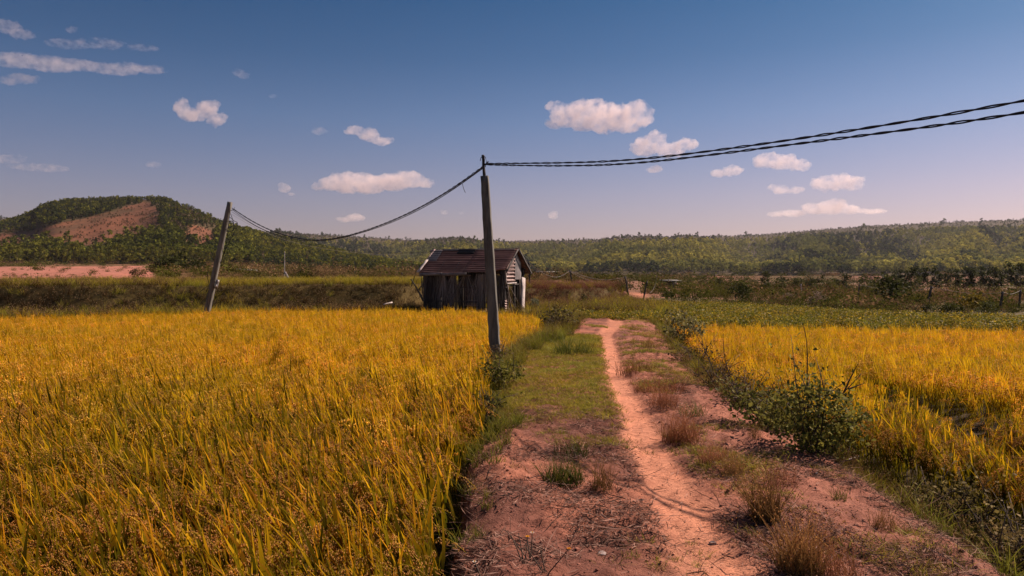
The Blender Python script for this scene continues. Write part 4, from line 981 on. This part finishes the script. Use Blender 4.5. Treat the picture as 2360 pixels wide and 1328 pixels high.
board('fascia', (-.05, YE - .02, ZE - .07), (1.02, YE - .03, ZE - .06), .13, .02, M_TINGREY, 5, face=(0, 1, .1)); board('fascia', (.98, YE - .06, ZE - .08), (2.15, YE - .03, ZE - .05), .12, .02, M_TINGREY, 6, face=(0, 1, .1))
board('fascia', (1.6, YE + .1, ZE - .02), (2.3, YE + .1, ZE - .12), .06, .02, M_BAMBOO, 61, face=(0, 1, .1))
# frame
for k, (x, y, z1) in enumerate([(0, 0, ZE + .2), (1.25, 0, ZE + .2), (2.5, 0, ZE + .2), (HW, 0, ZE + .2), (0, HD, ZE + .15), (HW, HD, ZE + .15), (0, 1.1, ZRg - .05), (HW, 1.1, ZRg - .06)]):
    board('post', (x, y, -.2), (x + rng.normal(0, .02), y, z1), .09, .08, M_WOOD, 10 + k)
for k, (a, b) in enumerate([((-.05, -.03, .5), (HW, -.03, .48)), ((-.05, -.03, 1.12), (HW + .1, -.03, 1.1)), ((-.1, -.02, ZE + .16), (HW + .1, -.02, ZE + .17)), ((-.1, HD, ZE + .14), (HW + .1, HD, ZE + .14)), ((HW + .01, 0, 1.20), (HW + .01, HD, 1.22)), ((-.1, YRg, ZRg - .06), (HW + .1, YRg, ZRg - .06))]):
    board('beam', a, b, .07, .05, M_WOOD, 30 + k)
for k in range(6):
    x = .05 + k * .72
    board('rafter', rp(x, .02, -.05), rp(x, .98, -.05), .05, .05, M_WOOD, 40 + k); board('rafter', rp(x, .02, -.05, True), rp(x, .98, -.05, True), .05, .05, M_WOOD, 50 + k)
# slats of the front wall
x = .04; k = 0
while x < HW - .02:
    w = random.uniform(.025, .06)
    if not (1.85 < x < 2.5 or random.random() < .55):
        board('wall_slat', (x, .03, -.1), (x + random.gauss(0, .03), .03, random.uniform(1.45, 1.74)), w, .018, M_WOOD if random.random() < .7 else M_BAMBOO, 60 + k)
    x += w + random.uniform(.008, .05); k += 1
# lattice window
for k in range(7):
    board('lattice_slat', (1.93 + k * .085, .0, .30), (1.93 + k * .085 + random.gauss(0, .012), .0, 1.08 - .02 * k), .032, .015, M_TIN, 120 + k)
for k in range(4):
    board('lattice_slat', (1.9, -.02, .34 + k * .2), (2.52, -.02, .35 + k * .2), .028, .015, M_TIN, 130 + k)
# planks of back and left walls, inner side in the shade
for k in [q for q in range(17) if q not in (2, 9, 10, 11, 14)]:
    board('wall_plank', (.06 + k * .22, HD - .04, -.1), (.06 + k * .22, HD - .04, ZE + .12), .205, .02, M_WOOD, 140 + k)
for k in range(9):
    yk = .12 + k * .24; board('wall_plank', (.0, yk, -.1), (.0, yk, ZE + .05 + .55 * (1 - abs(yk - 1.1) / 1.1)), .225, .02, M_WOOD, 160 + k, face=(1, 0, 0))
# ragged hanging palm fronds
def thatch(xc, zt, spread, n, seed, y=-.10, top=.12, tone=1.0):
    rg = np.random.default_rng(seed); mb = MB(); a = rg.normal(0, 1, n)
    p = np.stack([xc + a * top, np.full(n, y) + rg.uniform(-.04, .05, n), zt + rg.uniform(-.06, .06, n)], 1)
    d = unit(np.stack([a * spread * .5 + rg.normal(0, .05, n), rg.normal(-.06, .05, n), -np.ones(n)], 1))
    c = tone * np.array([.30, .26, .23]) * rg.uniform(.2, 1.6, (n, 1))
    blades(mb, p, d, rg.uniform(.8, 1.6, n), rg.uniform(.012, .03, n), np.stack([-a * .06, np.zeros(n), np.zeros(n)], 1), 4, c, c * .8, rg=rg, pw=.4)
    o = mb.build('palm_thatch', M_DRY, hut); o['kind'] = 'stuff'; return o
thatch(1.45, 1.60, .42, 150, 1, -.16, .05, 1.7); thatch(.62, 1.60, .16, 150, 2, top=.22, tone=.45); thatch(2.72, 1.62, .30, 170, 3, -.14, .12, 1.2); thatch(3.35, 1.60, .14, 110, 4, top=.12, tone=.5); thatch(2.05, 1.62, 1.0, 60, 5, -.18, .06, 1.4); thatch(.15, 1.55, .15, 60, 6, top=.1, tone=.5); thatch(1.0, 1.62, .55, 70, 7, -.18, .04, 1.3)
# right gable
def gable_sheet(y0, y1, zlo, mat, seed, amp=.045, pitch=.15, off=.06):
    ns = 90; Z = np.linspace(0, 1, ns)[:, None]; Yg = np.linspace(y0, y1, 8)[None]
    def top(y): return np.where(y < YRg, ZE + (ZRg - ZE) * (y - YE) / (YRg - YE), ZB + (ZRg - ZB) * (YB - y) / (YB - YRg)) - .09
    Zv = zlo + (top(Yg) - zlo) * Z; Yv = Yg + 0 * Z
    Xv = HW + off + amp * np.sin(2 * np.pi * Zv / pitch) + .01 * fbm(Yv * 3, Zv * 3, 2, seed)
    mb = MB(); grid_mesh(mb, np.stack([Xv, Yv, Zv], -1), (.5, .5, .5)); o = mb.build('gable_sheet', mat, hut, smooth=True); o.modifiers.new('thick', 'SOLIDIFY').thickness = .004; return o
gable_sheet(.0, .98, 1.28, M_TIN, 1); o = gable_sheet(.95, 1.75, 1.42, M_TINGREY, 2, .004, .4, .075); o['label'] = 'flat grey board filling the gable beside the striped tin'
board('gable_trim', (HW + .09, -.04, 1.25), (HW + .09, -.10, 1.78), .05, .03, M_PALE, 201, face=(1, 0, 0)); board('gable_trim', (HW + .09, -.04, 1.26), (HW + .09, 1.1, 1.28), .05, .03, M_PALE, 202, face=(1, 0, 0))
o = board('door_panel', (HW + .12, 1.78, -.15), (HW + .10, 1.98, 1.50), .42, .03, M_PALE, 203, face=(1, 0, 0)); o['label'] = 'tall white panel at the back corner of the gable'
mb = MB(); Zs = np.linspace(-.1, .62, 60)[:, None]; Ys = np.linspace(0, .22, 4)[None]
grid_mesh(mb, np.stack([HW + .05 + .02 * np.sin(2 * np.pi * Zs / .1) + 0 * Ys, Ys + 0 * Zs - .1, Zs + 0 * Ys], -1), (.5, .5, .5)); mb.build('tin_strip', M_TIN, hut, smooth=True).modifiers.new('thick', 'SOLIDIFY').thickness = .004
for k, (a, b, w) in enumerate([((HW + .07, .05, 1.3), (HW + .14, .55, -.1), .04), ((HW + .08, .10, .9), (HW + .16, .9, .1), .025), ((HW + .06, .3, 1.2), (HW + .10, 1.2, .5), .025), ((HW + .04, .22, -.1), (HW + .04, .26, 1.25), .05), ((HW + .10, .6, -.1), (HW + .02, .3, 1.1), .03), ((HW - .3, -.12, 1.3), (HW + .05, -.2, -.1), .03), ((HW + .05, 1.62, -.1), (HW + .05, 1.6, 1.45), .06)]):
    board('stick', a, b, w, w * .8, M_BAMBOO, 210 + k)
board('hanging_board', (HW + .02, YB - .30, ZB - .02), (HW + .05, YB - .55, ZB + .2), .16, .02, M_WOOD, 230, face=(1, 0, 0))

# dead branches leaning by the hut
def branch(pts, r, lab, Y=30.9, kids=()):
    o = empty('dead_branch', tuple(P(*pts[0], Y)), lab, 'branch'); b = np.array(o.location)
    mb = MB(); tube(mb, via([P(a, c, Y + .05 * k) - b for k, (a, c) in enumerate(pts)], 14), np.linspace(r, r * .4, 14), 6); mb.build('stem', M_WOOD, o)
    for kd in kids:
        mb = MB(); tube(mb, via([P(a, c, Y) - b for a, c in kd], 10), np.linspace(r * .6, r * .25, 10), 5); mb.build('twig', M_WOOD, o)
branch([(976, 694), (962, 664), (947, 643)], .05, 'dark bare branch leaning away from the left hut corner', kids=[[(965, 668), (975, 655)]])
branch([(948, 660), (955, 640), (963, 612)], .025, 'thin upright dead stem left of the hut', 31.8)
branch([(974, 676), (972, 650), (970, 630)], .03, 'crooked prop under the left end of the hut roof', 31.2)

# ------------------------------------------------------------------ grass tufts on the bank (each one a thing)
def bank_at(px, py):
    Y = 1.7 * F / (py - HY)
    for _ in range(4):
        X = (px - CX) / F * Y; Y = (CAMZ - bank_z1(X, Y)) * F / (py - HY)
    X = (px - CX) / F * Y; return X, Y, bank_z1(X, Y)
TB = ((.18, .07, .034), (.54, .24, .11)); TG = ((.035, .045, .010), (.14, .15, .022)); TM = ((.09, .06, .02), (.38, .20, .07))
TUFTS = [  # px, py base, height px, width px, palette, blades, label
    (1447, 866, 52, 70, TB, 150, 'reddish dry tuft right of the trail, farthest up the path'),
    (1500, 806, 40, 60, TM, 110, 'olive tuft on the right bank near the path end'),
    (1490, 852, 40, 56, TM, 110, 'small green and brown tuft beside the farthest reddish tuft'),
    (1487, 900, 48, 64, TB, 130, 'thin brown tuft close to the right side of the trail bend'),
    (1528, 938, 62, 80, TB, 200, 'dark brown tuft right of the trail, mid way up'),
    (1568, 1022, 92, 100, TB, 300, 'large russet tuft on the right trail edge, behind the nearer tufts'),
    (1548, 905, 60, 90, TB, 150, 'loose brown tuft before the shrub row'),
    (1640, 1068, 66, 74, TB, 200, 'reddish brown tuft between the russet tuft and the tall tuft'),
    (1690, 1098, 70, 60, TM, 150, 'sparse tuft just behind the tall olive tuft'),
    (1762, 1198, 132, 90, TM, 280, 'tall olive brown tuft standing right of the trail'),
    (1800, 1118, 60, 90, TB, 120, 'sparse reddish stems behind the tall olive tuft'),
    (1842, 1318, 170, 120, TM, 260, 'tallest brown tuft at the bottom right of the trail'),
    (1930, 1340, 130, 120, TB, 130, 'thin reddish stems at the bottom edge, right of the tallest tuft'),
    (1932, 1152, 44, 40, TG, 70, 'small green sprig alone on the right earth slope'),
    (2034, 1220, 66, 64, TM, 120, 'small olive tuft alone near the right weeds'),
    (1318, 1052, 50, 100, TG, 200, 'green tuft behind the darker tuft left of the trail'),
    (1300, 1112, 72, 110, TG, 330, 'dark green tuft on the bare earth left of the trail'),
    (1388, 1126, 92, 60, TM, 130, 'thin brown stems right beside the dark green tuft'),
    (1595, 960, 44, 80, TG, 120, 'low green patch between the brown tufts and the shrubs'),
    (1320, 815, 52, 110, TG, 240, 'bright green tuft left of the trail near its far end'),
    (1090, 1010, 70, 60, TG, 170, 'green grass clump at the rim of the earth bank beside the rice'),
    (1100, 1245, 40, 60, TG, 90, 'small green weed at the lower left rim of the bank'),
    (1740, 1010, 40, 40, TM, 70, 'small dry sprig in front of the leafy shrub'),
]
for k, (px, py, hp, wp, (c0, c1), nb, lab) in enumerate(TUFTS):
    X, Y, Z = bank_at(px, py); h = hp / F * Y * 1.0; w = wp / F * Y
    rg = np.random.default_rng(800 + k)
    heads = (.5, h * .035, h * .035, 2, np.array(c1) * 1.05) if c0 != TG[0] else None
    mb = grass_patch(800 + k, int(nb * 1.2), h, max(.004, h * .016) if c0 != TG[0] else h * .03, w * .42, c0, c1, .24 if c0 != TG[0] else .38, .28, heads=heads)
    sk = rg.normal(0, .16, 2); mb.v = [q + np.column_stack([sk[0] * q[:, 2] * (.4 + q[:, 0] / max(w, .05)), sk[1] * q[:, 2], 0 * q[:, 2]]) for q in mb.v]
    o = tag(mb.build('grass_tuft', M_DRY if c0 != TG[0] else M_GRASS), lab, 'grass'); o.location = (X, Y, Z)

# ------------------------------------------------------------------ leafy shrubs
def shrub(name, loc, h, r, n, ls, c1, c2, label, seed, stems=9, bare=(), mat=None, elong=1.5, low=.1):
    rg = np.random.default_rng(seed); o = empty(name, loc, label, 'shrub')
    sm = MB(); tips = []
    for k in range(stems):
        a = rg.uniform(0, 6.28); q = np.array([np.cos(a), np.sin(a), 0]) * r * rg.uniform(.2, 1); t = q + np.array([0, 0, h * rg.uniform(.5, .92)])
        pth = np.array([q * .15, q * .5 + [0, 0, t[2] * .45], t]) + rg.normal(0, .02, (3, 3)); pth[0, 2] = -.05
        pth = via(pth, 10); tube(sm, pth, np.linspace(.011, .003, 10), 5); tips.append(pth)
        for _ in range(4):
            b = pth[rg.integers(3, 9)]; e = b + rg.normal(0, r * .35, 3) + [0, 0, .08]; tube(sm, [b, (b + e) / 2 + [0, 0, .02], e], [.005, .004, .002], 4); tips.append(np.linspace(b, e, 10))
    sm.build('stems', M_BARK, o)
    al = np.concatenate([t[2:] for t in tips]); c = al[rg.integers(0, len(al), n)] + rg.normal(0, r * .15, (n, 3)); nd = n // 2; dv = unit(rg.normal(size=(nd, 3))) * rg.uniform(.45, 1.0, (nd, 1)) ** .5; c[:nd] = dv * [r, r, h * .40] + [0, 0, h * .44]; c[:, 2] = np.maximum(c[:, 2], h * low * rg.random(n))
    m = rg.random((n, 1)); col = (np.array(c1) * m + np.array(c2) * (1 - m)) * rg.uniform(.55, 1.35, (n, 1))
    lm = MB(); leaves(lm, c, ls * rg.uniform(.6, 1.3, n), col, rg, up=.35, elong=elong); lm.build('leaves', mat or M_LEAF, o)
    for pts in bare:
        b = MB(); tube(b, via([np.asarray(q) - np.asarray(loc) for q in pts], 24), np.linspace(.010, .003, 24), 5); b.build('bare_stem', M_BARK, o)
    return o
def atp(px, py): return bank_at(px, py)
SG1, SG2 = (.26, .24, .05), (.07, .08, .016)
X, Y, Z = 2.92, 7.15, -.10
yb = Y + .05
shrub('shrub', (X, Y, Z), .86, .50, 1900, .036, SG1, SG2, 'largest leafy shrub between the path and the right rice', 900, 12,
      bare=[[(X, yb, Z), P(1850, 950, yb), P(1862, 830, yb), P(1868, 780, yb), P(1852, 752, yb)], [(X - .05, yb, Z + .05), P(1885, 965, yb), P(1945, 905, yb), P(1985, 862, yb)],
            [P(1945, 905, yb), P(1960, 870, yb), P(1978, 838, yb)], [P(1955, 897, yb), P(1990, 884, yb)]])
shrub('shrub', (2.83, 8.2, -.06), .54, .44, 800, .036, (.17, .15, .04), SG2, 'dark leafy shrub left of the largest shrub', 901, 10)
shrub('shrub', (3.05, 9.6, -.06), .42, .44, 420, .030, (.20, .13, .04), (.08, .06, .02), 'brownish shrub in the middle of the row along the right bank', 902, 12, bare=[[(3.05, 9.6, -.06), P(1668, 860, 9.6), P(1666, 800, 9.6), P(1667, 770, 9.6)]])
shrub('shrub', (3.15, 11.2, -.06), .42, .44, 340, .030, (.22, .13, .045), (.09, .06, .02), 'dry twiggy shrub behind the brownish shrub', 903, 12, bare=[[(3.1, 11.2, -.06), P(1650, 850, 11.2), P(1620, 800, 11.2), P(1594, 752, 11.2)]])
shrub('shrub', (3.55, 14.2, -.10), .40, .55, 380, .034, (.18, .11, .04), (.07, .05, .02), 'low dark scrubby shrub at the corner of the right rice', 904, 10)
shrub('shrub', (4.35, 18.6, -.1), .78, .55, 620, .06, (.30, .27, .11), (.10, .10, .035), 'pale leaved shrub at the far end of the right bank', 905, 12)
shrub('shrub', (1.35, 21.0, -.05), .85, .62, 620, .055, (.10, .075, .03), (.07, .065, .02), 'brownish rounded shrub left of the far end of the path', 906, 14)
shrub('shrub', (-.16, 11.3, -.05), .46, .36, 520, .04, (.22, .20, .035), (.08, .09, .02), 'bright leafy bush at the foot of the dark pole', 907, 10)
shrub('shrub', (-.32, 9.1, -.12), .34, .26, 240, .035, (.14, .14, .03), (.06, .07, .018), 'small leafy weed clump on the rim below the pole', 908, 8)
shrub('shrub', (-.20, 13.7, -.1), .55, .22, 160, .03, (.30, .22, .10), (.10, .07, .03), 'dry seed headed weed wrapped round the pole base', 909, 10)
shrub('shrub', (3.62, 6.1, -.42), .42, .42, 1300, .028, (.26, .20, .06), (.12, .10, .03), 'withered small leaved weed right of the largest shrub', 910, 12)
shrub('shrub', (3.42, 4.9, -.32), .32, .45, 1300, .024, (.28, .20, .075), (.13, .10, .035), 'withered weed mat at the lower right slope', 911, 14)

# little flowers at the lower left
def flower(px, py, hp, lab, petal, seed, n=1):
    rg = np.random.default_rng(seed); X, Y, Z = bank_at(px, py); h = hp / F * Y
    o = empty('flower_weed', (X, Y, Z), lab, 'flower'); s = MB()
    tips = []
    for k in range(3):
        e = np.array([rg.normal(0, .06), rg.normal(0, .03), h * rg.uniform(.7, 1.0)]); tube(s, via([(0, 0, -.02), e * .5 + [.01, 0, 0], e], 10), np.linspace(.004, .002, 10), 4, (.1, .09, .03)); tips.append(e)
    s.build('stem', M_BARK, o)
    for e in tips[:n]:
        f = MB()
        for a in np.linspace(0, 6.28, 7)[:-1]:
            blades(f, e[None], np.array([[math.cos(a), math.sin(a) - .3, .35]]), np.array([.016]), np.array([.011]), np.zeros((1, 3)), 2, petal, petal, side=np.array([[-math.sin(a), math.cos(a), 0]]))
        fo = f.build('petals', M_LEAF, o); m_ = MB(); grains(m_, e[None] + [0, 0, .004], np.array([[0, 0, 1.0]]), .010, .006, (.7, .35, .02)); m_.build('flower_centre', M_LEAF, fo)
flower(1208, 1300, 80, 'orange flower on a thin stem, leftmost above the bare earth', (.75, .33, .02), 1)
flower(1222, 1290, 68, 'white and orange flower next to the leftmost orange flower', (.7, .62, .5), 2)
flower(1258, 1320, 72, 'small orange flower on a twig, right of the other flowers', (.75, .28, .02), 3)
flower(1110, 1330, 36, 'white petalled daisy at the lower left rim of the bank', (.75, .70, .6), 4)
flower(1030, 1335, 116, 'pale daisy half hidden among the rice at the bottom', (.75, .70, .6), 5)
# a twig, a pale scrap and a stone
def rock(px, py, s, lab, mat, seed):
    rg = np.random.default_rng(seed); X, Y, Z = bank_at(px, py); bm = bmesh.new(); bmesh.ops.create_icosphere(bm, subdivisions=2, radius=1)
    for v in bm.verts: v.co = Vector((v.co.x * s[0], v.co.y * s[1], v.co.z * s[2])) * (1 + rg.normal(0, .10))
    me = bpy.data.meshes.new('stone'); bm.to_mesh(me); bm.free(); me.materials.append(mat); o = bpy.data.objects.new('stone', me); COL.objects.link(o); o.location = (X, Y, Z + s[2] * .4); return tag(o, lab, 'stone')
rock(1642, 1254, (.024, .016, .014), 'grey pebble on the edge of the pale trail', M_STONE, 1)
rock(1388, 1275, (.026, .036, .009), 'pale flat stone on the littered earth left of the trail', M_STONE, 2)
rock(1478, 1152, (.016, .014, .010), 'small dark pebble on the trail margin', M_BARK, 3)
for k, (a, b, lab) in enumerate([((1090, 968), (1215, 962), 'crooked dead twig at the top of the bare earth patch'), ((1010 + 60, 1140), (1180, 1150), 'short dead twig on the left rim of the bank'), ((1880, 1090), (2010, 1050), 'pale dead twig at the edge of the right weeds')]):
    A = np.array(bank_at(*a)); B = np.array(bank_at(*b)); A[2] += .02; B[2] += .03; o = empty('dead_twig', tuple(A), lab, 'twig')
    mb = MB(); m_ = (B - A) * .5 + [0, .05, .06]; tube(mb, via([np.zeros(3), (B - A) * .3 + [0, 0, .01], m_, B - A], 16), np.linspace(.008, .004, 16), 5); mb.build('stem', M_BARK if k < 2 else M_PALE, o)
    mb = MB(); tube(mb, [m_, m_ + [.04, .02, .10]], [.005, .002], 4); mb.build('twig', M_BARK if k < 2 else M_PALE, o)

# ------------------------------------------------------------------ clouds
def cloud_mat(name, dens, lo=.40, hi=.58):
    m, n, o = new_mat(name)
    v = n.nodes.new('ShaderNodeVolumePrincipled'); v.inputs['Color'].default_value = (1.0, .90, .88, 1); v.inputs['Anisotropy'].default_value = .25
    tc = n.nodes.new('ShaderNodeTexCoord').outputs['Object']
    f = maprange(n, noise(n, .013, 6, .62, tc), lo, hi, 0, dens); n.links.new(f, v.inputs['Density'])
    n.links.new(v.outputs[0], o.inputs['Volume']); return m
CD = 6000.0
M_CLOUD = cloud_mat('cloud', .009, .36, .62); M_WISP = cloud_mat('thin_cloud', .0036, .40, .68)
def cloud(lobes, label, mat=None, seed=0, vox=None, squash=.8, rough=.34):
    """lobes: (px, py, rx, ry) puffs in the photograph's pixels at distance CD"""
    rg = np.random.default_rng(seed); k = CD / F; mat = mat or M_CLOUD
    cx = np.mean([l[0] for l in lobes]); cy = np.mean([l[1] for l in lobes]); c0 = P(cx, cy, CD)
    bm = bmesh.new()
    for (px, py, rx, ry) in lobes:
        for j in range(5):
            sx = 1 if j == 0 else rg.uniform(.4, .7); ox, oy = (0, 0) if j == 0 else (rg.uniform(-.75, .75) * rx, rg.uniform(-.2, .75) * ry)
            c = Vector(((px + ox - cx) * k, rg.uniform(-.3, .3) * rx * k * squash, -(py - oy - cy) * k))
            bmesh.ops.create_icosphere(bm, subdivisions=3, radius=1, matrix=Matrix.Translation(c) @ Matrix.Diagonal((rx * k * sx, rx * k * sx * squash, ry * k * sx * (1 if j == 0 else .9), 1)))
    me = bpy.data.meshes.new('cloud'); bm.to_mesh(me); bm.free(); me.materials.append(mat)
    o = bpy.data.objects.new('cloud', me); COL.objects.link(o); o.location = c0
    sz = min(l[3] for l in lobes) * k
    rm = o.modifiers.new('fuse', 'REMESH'); rm.mode = 'VOXEL'; rm.voxel_size = max(vox or 0, sz * .14)
    for i, (sc_, st) in enumerate(((1.1, rough * 1.6), (.42, rough * .9))):
        tx_ = bpy.data.textures.new('cloud_puffs', 'CLOUDS'); tx_.noise_scale = sz * sc_; tx_.noise_depth = 3
        dm = o.modifiers.new('puff', 'DISPLACE'); dm.texture = tx_; dm.strength = sz * st * 2; dm.mid_level = .5; dm.texture_coords = 'GLOBAL'
    tag(o, label, 'cloud', 'clouds in the sky'); return o
cloud([(1300, 268, 34, 26), (1345, 268, 45, 36), (1395, 270, 50, 38), (1445, 272, 44, 34), (1480, 272, 26, 22), (1280, 285, 22, 14)], 'largest puffy cloud, upper right of the dark pole', seed=1)
cloud([(1485, 340, 34, 22), (1510, 324, 26, 24), (1545, 345, 34, 18), (1582, 334, 26, 14)], 'peaked cloud just below and right of the largest cloud', seed=2)
cloud([(1508, 391, 19, 8)], 'tiny cloud scrap below the cables under the peaked cloud', seed=3)
cloud([(1660, 398, 22, 10), (1688, 394, 22, 12)], 'small cloud below the cables, left of the ragged one', seed=4)
cloud([(1760, 372, 26, 17), (1800, 374, 34, 18), (1842, 382, 26, 14)], 'ragged wide cloud close under the cables on the right', seed=5)
cloud([(1895, 424, 26, 16), (1930, 420, 34, 19), (1968, 424, 22, 16)], 'rounded cloud on the right, below the ragged one', seed=6)
cloud([(1798, 437, 20, 11), (1834, 438, 16, 9)], 'small double cloud left of the rounded one', seed=7)
cloud([(1880, 482, 32, 13), (1918, 478, 38, 17), (1955, 484, 26, 11), (1830, 492, 30, 8), (1790, 494, 24, 6), (2010, 487, 34, 6)], 'lowest flat cloud stretched above the right ridge', seed=8)
cloud([(765, 422, 34, 18), (800, 424, 42, 22), (850, 426, 50, 22), (905, 422, 44, 20), (945, 414, 38, 20), (980, 422, 22, 12), (735, 430, 18, 9)], 'long low cloud left of the dark pole', seed=9)
cloud([(415, 248, 20, 16), (440, 264, 32, 16), (478, 252, 26, 20), (498, 276, 22, 14)], 'ragged small cloud at upper left', seed=10)
cloud([(822, 302, 22, 11), (850, 312, 26, 13), (880, 326, 26, 9)], 'broken cloud above the long low cloud', seed=11)
cloud([(795, 506, 16, 7), (815, 502, 22, 9)], 'little cloud close above the far ridge left of the hut', seed=12)
cloud([(655, 434, 15, 11), (672, 448, 8, 4)], 'small round cloud left of the long low cloud', seed=13)
cloud([(1275, 496, 13, 9)], 'tiny cloud low over the ridge right of the dark pole', seed=14)
cloud([(1024, 490, 8, 5)], 'tiny speck of cloud left of the dark pole, the left of two', M_CLOUD, seed=15)
cloud([(1064, 491, 7, 4)], 'tiny speck of cloud left of the dark pole, the right of two', M_WISP, seed=16)
cloud([(548, 166, 15, 8), (562, 175, 14, 7)], 'small torn cloud high up left of centre', M_WISP, seed=17)
cloud([(30, 140, 60, 14), (110, 146, 70, 14), (180, 152, 60, 9), (255, 158, 60, 9), (345, 161, 36, 7)], 'long thin streak of cloud at upper left', M_WISP, seed=18, rough=.4)
cloud([(20, 186, 30, 9), (52, 182, 34, 11)], 'short wisp below the long streak at the left edge', M_WISP, seed=19, rough=.4)
cloud([(15, 62, 36, 14), (55, 82, 30, 10)], 'faint wisp above the long streak at the left edge', M_WISP, seed=20, rough=.4)
cloud([(150, 100, 50, 6), (240, 104, 60, 5), (330, 110, 36, 4)], 'faint thin wisp above the long streak', cloud_mat('faint_cloud', .0028, .46, .66), seed=21, rough=.4)
cloud([(165, 70, 14, 6)], 'tiny faint puff at upper left', M_WISP, seed=22)
cloud([(354, 379, 18, 7)], 'small faint cloud over the left hill', M_WISP, seed=23)
cloud([(735, 302, 18, 9)], 'small faint cloud left of the broken cloud', M_WISP, seed=24)
cloud([(20, 368, 40, 10), (90, 386, 60, 8)], 'faint pink haze cloud at the left edge', bpy.data.materials['faint_cloud'], seed=25, rough=.4)
cloud([(630, 222, 12, 5)], 'faint shred of cloud left of centre', bpy.data.materials['faint_cloud'], seed=26)

# ------------------------------------------------------------------ haze
m, n_, o_ = new_mat('air')
pv = n_.nodes.new('ShaderNodeVolumePrincipled'); pv.inputs['Color'].default_value = (.82, .86, .95, 1); pv.inputs['Density'].default_value = .00006; pv.inputs['Anisotropy'].default_value = .2
n_.links.new(pv.outputs[0], o_.inputs['Volume'])
mb = MB(); top = 128.0; bot = -8.0; box(mb, (0, 1100, (top + bot) / 2), (7600, 3300, top - bot)); hz_ = mb.build('haze', m); stuff(hz_, 'thin pale haze over the fields and hills', 'haze')
